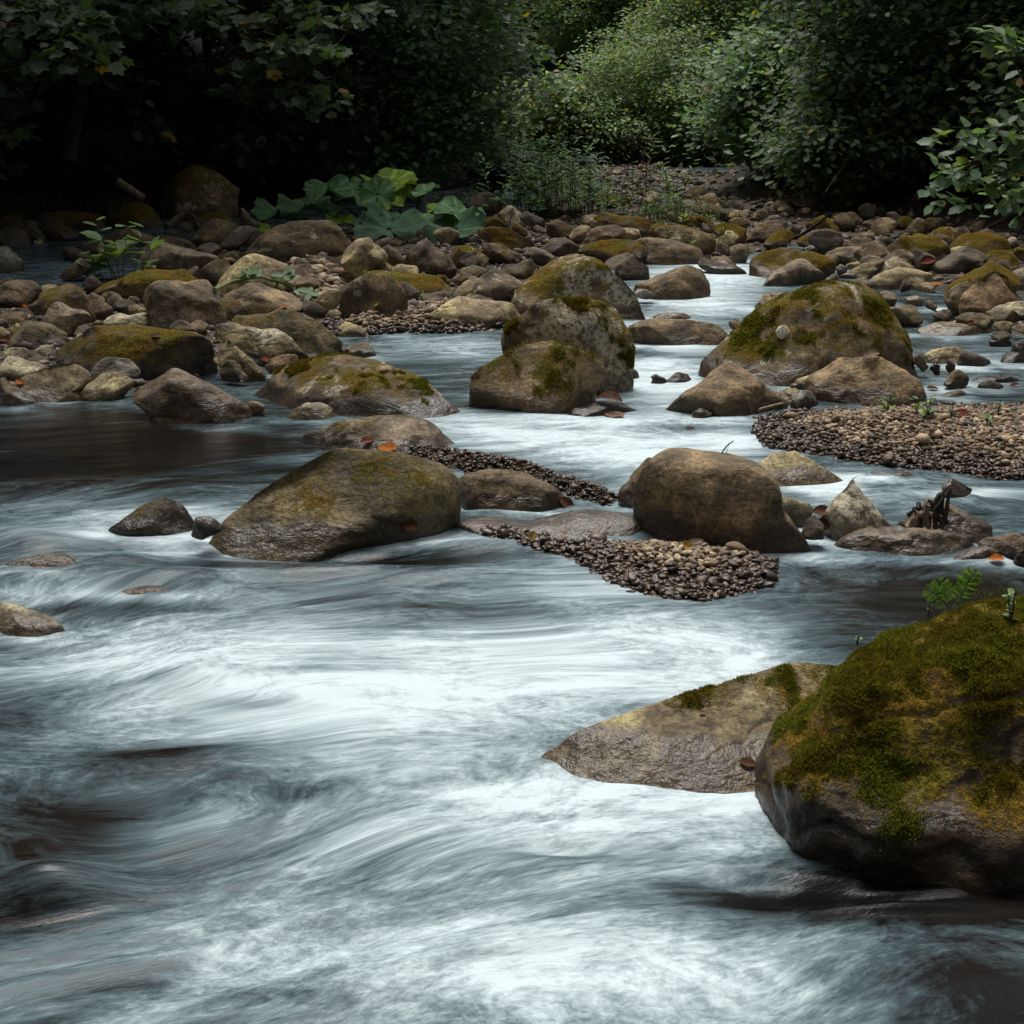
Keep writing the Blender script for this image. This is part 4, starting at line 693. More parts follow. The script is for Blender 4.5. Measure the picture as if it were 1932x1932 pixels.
def build_rock(zm, kind, label, pstr, opts, seed):
    pts = np.array(px(zm, [tuple(map(float, s.split(','))) for s in pstr.split()]))
    o = {'k': .65, 'p': .76, 'sh': .35, 'f': 7, 'am': .95, 'mo': 0, 'we': 0, 'li': 0}; tone = None; pl = []
    for w in opts.split():
        if w[:2] == 'P=': q = [float(z) for z in w[2:].split('/')]; pl.append((q[:3], q[3])); continue
        if '=' in w: a, b = w.split('='); o[a] = float(b)
        else: tone = w
    u0, u1, v0, v1 = pts[:, 0].min(), pts[:, 0].max(), pts[:, 1].min(), pts[:, 1].max()
    uc = (u0+u1)/2; g = hit(uc, v1, .03); yf = g[1]; s = yf*HALF/966
    land = max(float(sdf(p_, np.array([g[0]]), np.array([yf]))[0]) for p_ in LAND) > -.1; GO = .024+.0012*yf if land else 0.0
    wid = (u1-u0)*s; hei = (v1-v0)*s; D = max(o['k']*wid/2, .35*hei)
    y0 = yf+.75*D; zg = float(W(y0))
    Q = np.array([at(u, v, y0)[[0, 2]] for u, v in pts]); H = max(Q[:, 1].max()-zg, .02)
    low = sstep(zg+.42*H, zg-.05*H, Q[:, 1]); Q[:, 1] -= low*.62*H
    cx = (Q[:, 0].min()+Q[:, 0].max())/2; cz = zg+.30*H
    poly = Q-np.array([cx, cz])
    iL, iR = pts[:, 0].argmin(), pts[:, 0].argmax(); yaw = 0.0
    if min(pts[iL, 1], pts[iR, 1]) > v0+.45*(v1-v0) and u0 > -200 and u1 < 2000:
        hl, hr = hit(*pts[iL]), hit(*pts[iR]); yaw = float(np.clip((hr[1]-hl[1])/max(hr[0]-hl[0], .05)*.8, -.7, .7))
    sh = Shape(poly, D, o['p'], o['sh'], int(o['f']), o['am'], seed, pl, yaw)
    d3 = ico(4)[0]; L = sh.verts(d3, 3); sx = sz = 1.0; x0 = cx; z0 = cz
    zb = L[:, 2].min()*.5
    for it in range(11):
        P = np.column_stack([x0+sx*L[:, 0], y0+L[:, 1], z0+sz*(L[:, 2])])
        vis = P[:, 2] > W(P[:, 1])-.004+GO
        if vis.sum() < 8: z0 += .1*H; continue
        uu, vv = proj(P[vis]); a0, a1, b0, b1 = uu.min(), uu.max(), vv.min(), vv.max()
        pm = y0*HALF/966
        x0 += ((u0+u1)/2-(a0+a1)/2)*pm*.9
        sx *= np.clip(((u1-u0)/max(a1-a0, 1))**.9, .6, 1.6)
        dy = hit(uc, v1, GO)[1]-hit(uc, min(max(b1, 330), 2300), GO)[1]; dy = float(np.clip(dy, -.5*D, .5*D)); y0 += dy*.8; z0 += float(W(y0)-W(y0-dy*.8))
        z0 += (b0-v0)*pm*.8
        if it in (3, 5, 7, 9):                     # let the outline seen against the photograph's agree, direction by direction
            cu, cv = proj(np.array([[x0, y0, z0]])); cu, cv = float(cu[0]), float(min(cv[0], v1-.1*(v1-v0)))
            tp = np.column_stack([pts[:, 0]-cu, -(pts[:, 1]-cv)]); Rt = star(tp, np.zeros(2), 64)
            vis = P[:, 2] > W(P[:, 1])-.004+GO; uu, vv = proj(P[vis]); a = np.arctan2(-(vv-cv), uu-cu); rr = np.hypot(uu-cu, vv-cv)
            b = (np.floor((a+math.pi)/(2*math.pi)*64)).astype(int) % 64; Rc = np.zeros(64); np.maximum.at(Rc, b, rr)
            q = np.where(Rc > 0, Rt/np.maximum(Rc, 1e-3), 1.0); ang = -math.pi+(np.arange(64)+.5)*2*math.pi/64
            wt = sstep(-.12, .15, np.sin(ang)); q = np.clip(q, .75, 1.3)**(.75*wt)
            q = np.convolve(np.concatenate([q[-3:], q, q[:3]]), np.array([.06, .12, .2, .24, .2, .12, .06]), 'valid')
            fa_ = (np.arange(len(sh.r))+.5)/len(sh.r)*64-.5; i0_ = np.floor(fa_).astype(int); f_ = fa_-i0_
            sh.r = sh.r*(q[i0_ % 64]*(1-f_)+q[(i0_+1) % 64]*f_); kk = np.array([.05, .1, .2, .3, .2, .1, .05]); sh.r = np.convolve(np.concatenate([sh.r[-3:], sh.r, sh.r[:3]]), kk, 'valid'); L = sh.verts(d3, 3)
    npx = max(u1-u0, v1-v0)
    lvl = 7 if npx > 420 else 6 if npx > 170 else 5 if npx > 70 else 4
    d, F = ico(lvl); L = sh.verts(d, 7 if lvl > 5 else 6)
    P = np.column_stack([x0+sx*L[:, 0], y0+L[:, 1], z0+sz*L[:, 2]])
    N = vnormals(P, F); hh = P[:, 2]-W(P[:, 1])
    q = P*4.5+sh.off
    moss = o['mo']*(.15+1.05*sstep(-.25, .85, N[:, 2]))*sstep(.01, .05+.25*H, hh)*1.4
    moss = moss+ (.35*fbm(q, 4) if o['mo'] > 0 else 0)*min(1, o['mo']*2)
    if o['mo'] <= 0: moss = np.full(len(P), -1.0)+sstep(.4, .9, N[:, 2])*.75+.15*fbm(q, 3)
    wet = np.clip(o['we']*.9+sstep(min(.115, .025+.26*H), min(.025, .01+.06*H), hh+.03*noise(P*11)*min(1, 3*H)), 0, 1)
    lich = np.full(len(P), o['li'])*sstep(-.3, .3, N[:, 2]+.2)
    base = np.array([x0, y0, float(W(y0))])
    ob = mk(kind, P-base, F, MROCK[tone], loc=base, attrs={'moss': np.clip(moss, -1, 1), 'wet': wet, 'lich': lich})
    tag(ob, label, kind, GROUP_R[kind]); ROCK_OBJ.append(ob)
    return ob, P, F, N, moss
ROCK_DATA = {}
for i, r in enumerate(ROCKS):
    ROCK_DATA[r[2]] = build_rock(*r, seed=100+i)
# the many lesser rocks that fill the gaps, alike in the photograph
def filler(n, us, vs, ws, label, group, seed, tones):
    gf = np.random.default_rng(seed); k = 0
    while k < n:
        u, v = gf.uniform(*us), gf.uniform(*vs); c = hit(u, v)
        if max(float(sdf(p_, np.array([c[0]]), np.array([c[1]]))[0]) for p_ in LAND) < .05: continue
        w = gf.uniform(*ws)*(.55+.9*(v-330)/250); h = w*gf.uniform(.45, .75); a = np.linspace(0, 2*math.pi, 11)[:-1]; r = gf.uniform(.8, 1.12, 10)
        ps = ' '.join('%.1f,%.1f' % (u+w*.5*math.cos(t)*q, v-h*.5-h*.5*math.sin(t)*q) for t, q in zip(a, r))
        ob = build_rock('O', 'rock', label, ps, '%s mo=%.2f f=6' % (tones[gf.integers(len(tones))], max(0, gf.uniform(-.3, .5))), seed*1000+k)[0]; ob['group'] = group; k += 1
filler(46, (985, 1640), (342, 428), (18, 62), 'one of many lesser brown rocks strewn over the far stream bed before the bright bushes', 'lesser rocks of the far stream bed', 7, ('brown', 'tan', 'grey', 'dark'))
filler(34, (1500, 1932), (425, 520), (18, 60), 'one of many lesser brown rocks jumbled under the right hand trees', 'lesser rocks under the right hand trees', 8, ('brown', 'rust', 'grey', 'dark', 'tan'))
filler(40, (0, 940), (440, 620), (16, 52), 'one of many lesser brown rocks wedged between the boulders of the left bank', 'lesser rocks of the left bank', 9, ('brown', 'tan', 'grey', 'dark'))
# ---------------------------------------------------------------- gravel: uncountable pebbles, one object per bank
from mathutils.bvhtree import BVHTree
def rotmats(n, g, flat=.35):
    a = g.uniform(0, 2*math.pi, n); b = g.normal(0, flat, n); c = g.normal(0, flat, n)
    ca, sa, cb, sb, cc, sc = np.cos(a), np.sin(a), np.cos(b), np.sin(b), np.cos(c), np.sin(c); o = np.zeros(n); i = np.ones(n)
    Rz = np.stack([ca, -sa, o, sa, ca, o, o, o, i], 1).reshape(n, 3, 3)
    Ry = np.stack([cb, o, sb, o, i, o, -sb, o, cb], 1).reshape(n, 3, 3)
    Rx = np.stack([i, o, o, o, cc, -sc, o, sc, cc], 1).reshape(n, 3, 3)
    return Rz@Ry@Rx
PCOL = np.array([(.26, .19, .115), (.19, .132, .08), (.14, .098, .06), (.11, .085, .065), (.33, .26, .17), (.085, .073, .063), (.13, .08, .05), (.22, .16, .098)])
def pebbles(name, label, pos, size, seed, wetf, lvl=1, flat=.5, dark=1.0):
    g = np.random.default_rng(seed); n = len(pos); tv, tf = ico(lvl)
    var = []
    for k in range(12):
        d = tv.copy()
        for _ in range({1: 2, 2: 3, 3: 7}[lvl]):
            nn = g.normal(size=3); nn /= np.linalg.norm(nn); e = d@nn-g.uniform(.45, .85); d = d-np.outer(np.maximum(e, 0)*.9, nn)
        var.append(d*(1+.18*noise(tv*1.3+k*9)[:, None]))
    var = np.array(var)[g.integers(0, 12, n)]
    sc = np.column_stack([g.uniform(.85, 1.35, n), g.uniform(.65, 1.0, n), g.uniform(.25, .8, n)*(flat+.5)])*size[:, None]/2
    V = np.einsum('nij,nkj->nki', rotmats(n, g), var*sc[:, None, :])+pos[:, None, :]
    c = dark*PCOL[g.integers(0, len(PCOL), n)]*g.uniform(.65, 1.25, n)[:, None]
    m = len(tv); F = (tf[None]+(np.arange(n)*m)[:, None, None]).reshape(-1, 3)
    C = np.repeat(c, m, 0); wet = wetf(V.reshape(-1, 3))
    o = mk(name, V.reshape(-1, 3), F, M_COB if flat == .8 else M_PEB, attrs={'col': C, 'wet': wet})
    return tag(o, label, 'gravel', kind='stuff')
def scatter_poly(poly, n, g, mn=-.02):
    lo, hi = poly.min(0), poly.max(0); out = np.zeros((0, 2))
    while len(out) < n:
        p = g.uniform(lo, hi, (n*2, 2)); out = np.concatenate([out, p[sdf(poly, p[:, 0], p[:, 1])+.035*noise(np.column_stack([p*7, p[:, :1]*0]))+.03*noise(np.column_stack([p*25, p[:, :1]*0])) > mn]])
    return out[:n]
def wet_by_height(a, b, nz=.012):
    def f(V):
        h = V[:, 2]-W(V[:, 1])+nz*noise(V*11); return 1-sstep(a, b, h)
    return f
g = np.random.default_rng(5)
for nm, lab, poly, n, s0, s1, a, b in (
    ('gravel', 'broad bank of tan and dark wet gravel at the right edge of the stream', BAR_R, 17000, .006, .037, .020, .042),
    ('gravel', 'small tongue of pebbles, wet at the rim and dry tan on top, in front of the smooth dark boulder', BAR_F, 4800, .006, .032, .022, .042),
    ('gravel', 'thin line of black wet pebbles running behind the olive boulder', BAR_S, 1700, .006, .032, .2, .3),
    ('gravel', 'pale pebble beach beside the middle pool', BAR_M, 2600, .018, .06, .022, .05),
    ('gravel', 'small patch of dry grey pebbles behind the sandy boulders', BAR_P, 700, .03, .10, .0, .02)):
    p = scatter_poly(poly, n, g, -.035); p = np.concatenate([p, scatter_poly(poly, n//6, g, -.11)]); n = len(p); sz = s0+(s1-s0)*g.beta(1.0, 3.0, n); sz[g.choice(n, n//90)] *= 1.9
    z = terrain(p[:, 0], p[:, 1])+sz*g.uniform(-.05, .4, n)
    pebbles(nm, lab, np.column_stack([p, z]), sz, int(n), wet_by_height(a, b), 2 if poly is BAR_F else 1, .32, 1.35)
# small stones strewn over the boulder fields of both banks
for lab, poly, n, s0, s1 in (('small brown stones strewn between the boulders of the left bank', LAND[0], 4600, .02, .15),
                             ('small stones strewn between the mossy boulders upstream and on the right bank', LAND[1], 4200, .03, .20),
                             ('small wet stones around the rocks of the right channel', LAND[2], 500, .02, .09)):
    p = scatter_poly(poly, n, g, -.1); p = p[sdf(VALLEY, p[:, 0], p[:, 1]) > -.35]; n = len(p); sz = s0+(s1-s0)*g.beta(1.0, 5.5, n); z = terrain(p[:, 0], p[:, 1])+sz*g.uniform(-.20, .10, n)
    pebbles('gravel', lab, np.column_stack([p, z]), sz, int(n+1), wet_by_height(.015, .04), 2, .8, .7)

# moss cushions made of shoots on the nearest mossy stones
def moss_shoots(key, n, ln, seed, thr=.42, hm=.5):
    ob, P, F, N, ms = ROCK_DATA[key]; g = np.random.default_rng(seed)
    A = np.linalg.norm(np.cross(P[F[:, 1]]-P[F[:, 0]], P[F[:, 2]]-P[F[:, 0]]), axis=1)
    m = ms[F].mean(1); c = P[F].mean(1); vn = N[F].mean(1)
    view = ((np.array([0, 0, CAM_H])-c)*vn).sum(1) > -.35*np.linalg.norm(c-np.array([0, 0, CAM_H]), axis=1)
    clump = .62*fbm(c*9+seed, 4)+.25*noise(c*34)
    w = A*np.clip((m+clump-thr)*4, 0, 1)*view*(c[:, 2] > W(c[:, 1])+.04)
    f = g.choice(len(F), n, p=w/w.sum()); bc = g.dirichlet((1, 1, 1), n)
    pos = (P[F[f]]*bc[:, :, None]).sum(1); nn = vn[f]; nn /= np.linalg.norm(nn, axis=1)[:, None]
    cl = np.clip(.6+1.2*clump[f]+.5*(m[f]-thr), .25, 1.6)
    d = nn+g.normal(0, .55, (n, 3))+np.array([0, 0, .25]); d /= np.linalg.norm(d, axis=1)[:, None]
    L = ln*g.uniform(.5, 1.3, n)*cl; sd_ = np.cross(d, g.normal(size=(n, 3))); sd_ /= np.linalg.norm(sd_, axis=1)[:, None]
    wd = L*g.uniform(.16, .30, n)
    b = pos-nn*.001
    V = np.stack([b-sd_*wd[:, None]*.6, b+sd_*wd[:, None]*.6, b+d*L[:, None]*.6+sd_*wd[:, None]*.7, b+d*L[:, None], b+d*L[:, None]*.6-sd_*wd[:, None]*.7], 1)
    T = np.array([[0, 1, 2], [0, 2, 4], [4, 2, 3]]); F3 = (T[None]+(np.arange(n)*5)[:, None, None]).reshape(-1, 3)
    hue = np.clip(hm+.9*fbm(pos*7+seed, 3)+g.normal(0, .14, n), 0, 1)[:, None]
    c0 = np.array([(.125, .088, .018)]); c1 = np.array([(.150, .155, .026)]); col = (c0*(1-hue)+c1*hue)*g.uniform(.5, 1.6, (n, 1))
    o = mk('moss', V.reshape(-1, 3)-np.array(ob.location), F3, M_MOSS, parent=ob, attrs={'col': np.repeat(col, 5, 0)})
    o['kind'] = 'stuff'
    return o
moss_shoots(ROCKS[0][2], 150000, .0058, 1, .58)
moss_shoots(ROCKS[1][2], 9000, .005, 2, .55)
for k, nshoot in (('great mossy boulder with golden moss and a white shell on its left flank', 34000), ('tall mossy boulder with white lichen leaning over the dark central boulder', 16000),
          ('broad mossy crowned boulder with a pale stone at its foot, left of centre', 22000), ('dark rounded boulder with a mossy back standing in the stream at the centre', 9000)):
    moss_shoots(k, nshoot//2, .009, 3, .62, .2)
# ---------------------------------------------------------------- foliage
LEAF_T = np.array([(0, 0, 0), (.30, .33, .05), (.32, .72, .03), (0, 1.05, -.06), (-.32, .72, .03), (-.30, .33, .05), (0, .5, -.05)])
LEAF_F = np.array([(0, 1, 6), (1, 2, 6), (2, 3, 6), (3, 4, 6), (4, 5, 6), (5, 0, 6)])
NARROW_T = LEAF_T*np.array([.38, 1, 1]); 
LOBED_T = np.array([(0, 0, 0), (.26, .0, .03), (.56, .20, .03), (.44, .42, .02), (.52, .76, -.03), (.28, .74, .0), (0, 1.02, -.09), (-.28, .74, 0), (-.52, .76, -.03), (-.44, .42, .02), (-.56, .20, .03), (-.26, .0, .03), (0, .42, -.05)])
LOBED_F = np.array([(i, (i+1) % 12, 12) for i in range(12)])
def leaves_mesh(name, pos, size, nrm, tipdir, cols, mat, parent, tmpl=(LEAF_T, LEAF_F), g=None, loc=None):
    """every leaf a folded blade with its own place, tip direction and colour"""
    n = len(pos); tv, tf = tmpl
    y = tipdir-(tipdir*nrm).sum(1)[:, None]*nrm; y /= np.maximum(np.linalg.norm(y, axis=1), 1e-6)[:, None]; x = np.cross(y, nrm)
    V = pos[:, None, :]+size[:, None, None]*(tv[None, :, 0:1]*x[:, None, :]+tv[None, :, 1:2]*y[:, None, :]+tv[None, :, 2:3]*nrm[:, None, :])
    m = len(tv); F = (tf[None]+(np.arange(n)*m)[:, None, None]).reshape(-1, 3)
    V = V.reshape(-1, 3)
    if loc is not None: V = V-np.asarray(loc)
    return mk(name, V, F, mat, parent=parent, attrs={'col': np.repeat(cols, m, 0)}, smooth=False)
PAL = {'dark': [(.022, .040, .026), (.030, .050, .030), (.018, .032, .020), (.040, .058, .032)],  # dark to bright palettes put the trees' shade and light into leaf colour
       'mid': [(.062, .102, .056), (.078, .122, .062), (.048, .078, .046), (.092, .132, .058)],
       'bright': [(.14, .22, .095), (.12, .19, .095), (.17, .235, .09), (.10, .165, .085), (.22, .25, .08)],
       'alder': [(.088, .14, .090), (.105, .16, .095), (.070, .115, .072), (.115, .165, .085)], 'hazel': [(.085, .135, .080), (.11, .165, .095), (.065, .105, .060), (.12, .16, .06)],
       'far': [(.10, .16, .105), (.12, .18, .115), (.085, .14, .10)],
       'maple': [(.050, .080, .048), (.062, .085, .046), (.062, .088, .050), (.050, .074, .044)]}
for _k, _s in (('bright', 1.05), ('far', 1.6), ('mid', 1.4), ('alder', 1.5), ('maple', 1.35), ('hazel', 1.15)): PAL[_k] = [tuple(min(x*_s, .32) for x in c) for c in PAL[_k]]  # palettes lifted to make up for light the leaves lack
YEL = np.array((.34, .20, .03))
def crown_leaves(g, centres, cr, per, size, pal, yellow=.01, flat=.45, droop=.35):
    """leaf sprays round the twig ends: flattened clumps with gaps between them"""
    n = len(centres)*per; c = np.repeat(centres, per, 0); rr = np.repeat(cr, per)
    d = g.normal(size=(n, 3)); d /= np.linalg.norm(d, axis=1)[:, None]; r = g.uniform(0, 1, n)**.5
    off = d*(r*rr)[:, None]; off[:, 2] *= flat
    off[:, 2] -= droop*rr*(r**2)*.5
    pos = c+off
    nrm = np.column_stack([g.normal(0, .38, n), g.normal(-.22, .38, n), np.ones(n)*g.uniform(.5, 1.1, n)]); nrm /= np.linalg.norm(nrm, axis=1)[:, None]
    tip = off+g.normal(0, .25, (n, 3))*rr[:, None]; tip[:, 2] -= .35*rr; tip += 1e-4
    sz = size*g.uniform(.55, 1.25, n)
    p = np.array(PAL[pal]); tint = np.repeat(g.uniform(.75, 1.3, len(centres)), per)
    col = p[g.integers(0, len(p), n)]*(tint*g.uniform(.8, 1.25, n))[:, None]
    yl = (g.uniform(0, 1, n) < yellow)
    col[yl] = YEL*g.uniform(.5, 1.2, (yl.sum(), 1))
    return pos, sz, nrm, tip, col
def tree(name, label, cat, x, y, h, crown, ncl, per, size, pal, seed, group=None, stems=3, trunk_r=.05, lean=(0, 0), bark=None, tmpl=(LEAF_T, LEAF_F), yellow=.01, shell=.55, cr=(.22, .5), flat=.45, trunk_path=None, limbs=22):
    """crown: list of (dx, dy, zc, rx, ry, rz) lobes relative to the foot"""
    g = np.random.default_rng(seed); zb = float(terrain([x], [y])[0]); base = np.array([x, y, zb])
    root = empty(name, base, label, cat, group); bark = bark or M_BARK
    cs = []
    wts = np.array([(l[3]*l[4]*l[5])**.8*(.16 if l[2] > 2.9 else .45 if l[2] > 2.2 else 1.0) for l in crown]); wts /= wts.sum()
    for l, k in zip(crown, np.maximum((wts*ncl).astype(int), 3)):
        d = g.normal(size=(k, 3)); d /= np.linalg.norm(d, axis=1)[:, None]; r = g.uniform(shell**3, 1, k)**(1/3.)
        q = d*r[:, None]; q *= (1+.45*noise(q*1.7+seed*3.1+l[0]))[:, None]
        cs.append(base+np.array(l[:3])+q*np.array(l[3:]))
    cs = np.concatenate(cs); cs = cs[cs[:, 2] > terrain(cs[:, 0], cs[:, 1])+.12]
    rr = g.uniform(cr[0], cr[1], len(cs))
    parts = []
    if trunk_path is not None:
        tp = np.array(trunk_path); parts.append(tube(tp-base, np.linspace(trunk_r, trunk_r*.55, len(tp)), 10)); tops = [tp]
    else:
        tops = []
        for s in range(stems):
            a = g.uniform(0, 6.28); e = base+np.array([lean[0]*h+math.cos(a)*h*.16*(stems > 1), lean[1]*h+math.sin(a)*h*.16*(stems > 1), h*g.uniform(.75, .95)*(.55 if cat == 'bush' else 1)])
            b = base+np.array([math.cos(a)*.12*(stems > 1), math.sin(a)*.12*(stems > 1), -.15]); tp = wob(b, e, 12, .05, seed+s*3.3)
            parts.append(tube(tp-base, np.linspace(trunk_r, trunk_r*.3, 12)*g.uniform(.8, 1.1), 8)); tops.append(tp)
    lp = parts
    idx = g.choice(len(cs), min(limbs, len(cs)), replace=False)
    for i in idx:
        tp = tops[g.integers(len(tops))]; k = int(np.clip(np.searchsorted(tp[:, 2], cs[i, 2]-.25*abs(g.normal())*h*.4), 2, len(tp)-1)); a = tp[k]
        w = wob(a, cs[i], 8, .07, seed+i, -.06); L = np.linalg.norm(cs[i]-a)
        lp.append(tube(w-base, np.linspace(min(trunk_r*.4, .006+.011*L), .003, 8), 5))
        nb = cs[np.argsort(((cs-cs[i])**2).sum(1))[1:5]]
        for b in nb: lp.append(tube(wob(w[5], b, 5, .08, seed+i+b[0])-base, np.linspace(.005, .002, 5), 4))
    v, f = join(lp); mk('trunk', v, f, bark, parent=root)
    pos, sz, nrm, tip, col = crown_leaves(g, cs, rr, per, size, pal, yellow, flat)
    leaves_mesh('crown', pos, sz, nrm, tip, col, M_LEAF, root, tmpl, loc=base)
    return root
GL, GR_, GC = 'trees along the left bank', 'trees along the right bank', 'leafy bushes closing the valley'
# left bank, tall and dense
tp = [at(u, v, 11.3) for u, v in ((128, 300), (140, 237), (150, 170), (161, 100), (172, 50), (182, 0), (192, -60), (203, -170), (215, -320), (225, -500))]
tree('sycamore_tree', 'slender leaning sycamore with a bare trunk at the upper left', 'tree', tp[0][0]-.05, 11.3, 7, [(0, 0, 4.2, 2.4, 2, 1.6), (-.2, -.6, 1.75, .9, .6, .35)], 150, 40, .11, 'maple', 11, GL, 1, .062, tmpl=(LOBED_T, LOBED_F), trunk_path=[p+np.array([0, 0, 0]) for p in tp], cr=(.25, .5))
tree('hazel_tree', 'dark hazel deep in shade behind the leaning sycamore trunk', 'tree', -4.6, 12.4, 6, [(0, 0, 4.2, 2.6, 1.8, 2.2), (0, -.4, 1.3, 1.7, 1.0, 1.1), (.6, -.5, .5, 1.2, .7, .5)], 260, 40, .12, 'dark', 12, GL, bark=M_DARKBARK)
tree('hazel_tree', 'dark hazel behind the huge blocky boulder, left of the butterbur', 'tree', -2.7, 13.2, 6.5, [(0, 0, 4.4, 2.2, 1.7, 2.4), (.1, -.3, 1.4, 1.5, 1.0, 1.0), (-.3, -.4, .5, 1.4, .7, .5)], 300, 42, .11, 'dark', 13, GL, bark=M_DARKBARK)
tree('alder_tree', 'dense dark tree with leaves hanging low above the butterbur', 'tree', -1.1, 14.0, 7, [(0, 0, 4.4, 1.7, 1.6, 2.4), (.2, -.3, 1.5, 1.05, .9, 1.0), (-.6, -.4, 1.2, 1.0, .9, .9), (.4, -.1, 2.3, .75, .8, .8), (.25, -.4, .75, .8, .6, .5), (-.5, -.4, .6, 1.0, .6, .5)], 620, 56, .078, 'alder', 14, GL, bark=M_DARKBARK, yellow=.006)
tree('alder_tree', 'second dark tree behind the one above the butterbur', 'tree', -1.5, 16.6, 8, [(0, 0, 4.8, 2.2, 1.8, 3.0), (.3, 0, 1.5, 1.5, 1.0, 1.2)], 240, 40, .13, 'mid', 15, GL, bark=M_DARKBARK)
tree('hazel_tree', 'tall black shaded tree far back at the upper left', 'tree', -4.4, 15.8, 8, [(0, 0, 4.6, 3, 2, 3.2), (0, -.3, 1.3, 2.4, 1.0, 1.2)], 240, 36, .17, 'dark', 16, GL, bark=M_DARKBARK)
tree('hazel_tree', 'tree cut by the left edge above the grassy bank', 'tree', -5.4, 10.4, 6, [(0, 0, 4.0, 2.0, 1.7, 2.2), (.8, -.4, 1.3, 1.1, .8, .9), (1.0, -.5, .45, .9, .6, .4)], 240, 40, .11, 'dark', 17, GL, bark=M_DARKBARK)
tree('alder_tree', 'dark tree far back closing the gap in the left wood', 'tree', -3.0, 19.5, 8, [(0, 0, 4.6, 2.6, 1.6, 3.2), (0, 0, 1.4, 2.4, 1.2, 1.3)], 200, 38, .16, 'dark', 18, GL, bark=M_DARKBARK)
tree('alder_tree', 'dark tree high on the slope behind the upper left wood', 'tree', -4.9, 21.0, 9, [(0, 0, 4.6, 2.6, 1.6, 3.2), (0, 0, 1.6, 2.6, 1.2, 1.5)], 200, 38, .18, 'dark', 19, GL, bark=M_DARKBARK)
# a low hanging sycamore bough with browned leaves at the upper left
def bough(name, label, cat, path, r0, sprays, size, pal, seed, tmpl, per=26, cr=(.16, .30), yellow=.03, bark=None, parent=None, flat=.35):
    g = np.random.default_rng(seed); base = np.array(path[0])
    root = empty(name, base, label, cat) if parent is None else parent
    pts = np.array(path); parts = [tube(pts-base, np.linspace(r0, r0*.3, len(pts)), 6)]
    for c in sprays:
        i = int(np.argmin(((pts-c)**2).sum(1))); i = max(i-1, 0); parts.append(tube(wob(pts[i], c, 7, .06, seed+c[0], .03)-base, np.linspace(r0*.4, .002, 7), 5))
    v, f = join(parts); mk('branch', v, f, bark or M_BARK, parent=root)
    cs = np.array(sprays); pos, sz, nrm, tip, col = crown_leaves(g, cs, g.uniform(cr[0], cr[1], len(cs)), per, size, pal, yellow, flat)
    leaves_mesh('leaves', pos, sz, nrm, tip, col, M_LEAF, root, tmpl, loc=base)
    return root
yb = 10.2
bough('sycamore_bough', 'low hanging sycamore bough with browning leaves before the dark left trees', 'branch', [at(u, v, yb+d) for u, v, d in ((250, -420, 1.2), (300, -160, .6), (345, 0, .3), (390, 55, .1), (440, 90, 0), (500, 125, 0), (560, 165, -.1), (600, 180, -.1))], .03,
      [at(u, v, yb+d) for u, v, d in ((360, 15, 0), (400, 22, .1), (440, 40, 0), (480, 35, .2), (500, 85, 0), (540, 85, 0), (580, 88, -.1), (615, 95, 0), (500, 125, 0), (540, 135, .1), (575, 160, 0), (470, 130, 0), (600, 180, 0), (445, 168, .1), (620, 45, .3), (680, 20, .4), (560, 10, .4), (520, 110, .3), (390, 5, .4), (330, -30, .2))], .092, 'maple', 21, (LOBED_T, LOBED_F), 34, (.14, .28), .014)
yb = 9.4
bough('sycamore_bough', 'low sycamore bough of large grey green leaves at the upper left corner', 'branch', [at(u, v, yb+d) for u, v, d in ((-260, -200, .8), (-120, -40, .4), (0, 40, .2), (80, 80, 0), (150, 95, -.1))], .035,
      [at(u, v, yb+d) for u, v, d in ((0, 20, 0), (40, 60, .1), (80, 50, 0), (120, 70, 0), (145, 30, .1), (160, 90, -.1), (130, 110, 0), (95, 110, 0), (60, 118, 0), (20, 90, .1), (-10, 60, 0), (70, 15, .3), (110, 5, .3), (10, 135, .2), (20, 195, .1), (5, 170, .1), (0, 240, .2), (165, 40, .1))], .10, 'maple', 22, (LOBED_T, LOBED_F), 32, (.14, .28), .006)
# centre, sunlit look put in by the bright leaf palette
tree('hazel_bush', 'sunlit green bush at the centre where the stream disappears', 'bush', 1.75, 19.6, 2.4, [(0.1, 0, 1.05, .95, .9, .8), (.65, -.4, .75, .8, .8, .65), (-.5, -.3, .6, .75, .8, .55)], 640, 62, .052, 'bright', 31, GC, 4, .035, yellow=.03)
tree('hazel_bush', 'taller light green bush behind the right half of the sunlit one', 'bush', 3.0, 21.0, 4.0, [(0.1, 0, 1.7, 1.2, 1.1, 1.2), (-.5, -.4, 1.0, 1.0, 1.0, .8), (.9, -.3, 1.5, .9, .8, .9)], 700, 60, .056, 'bright', 32, GC, 4, .04, yellow=.025)
tree('hazel_bush', 'yellowish bush low at the left side of the bright valley gap', 'bush', .45, 19.6, 1.3, [(0, 0, .55, .8, .7, .5), (.5, -.3, .4, .6, .5, .4)], 200, 44, .085, 'bright', 33, GC, 4, .03, yellow=.05)
tree('hazel_bush', 'pale green tree standing behind the power lines', 'bush', .5, 27, 3.4, [(0, 0, 1.5, 1.6, 1.2, 1.5), (.9, 0, 1.4, 1.0, 1.0, 1.2)], 300, 40, .10, 'far', 34, GC, 3, .04, yellow=.01)
tree('hazel_bush', 'bluish green tree far back at the top centre', 'bush', 2.6, 29, 5.0, [(0, 0, 2.1, 2.2, 1.5, 2.2)], 300, 40, .11, 'far', 35, GC, 3, .05, yellow=.015)
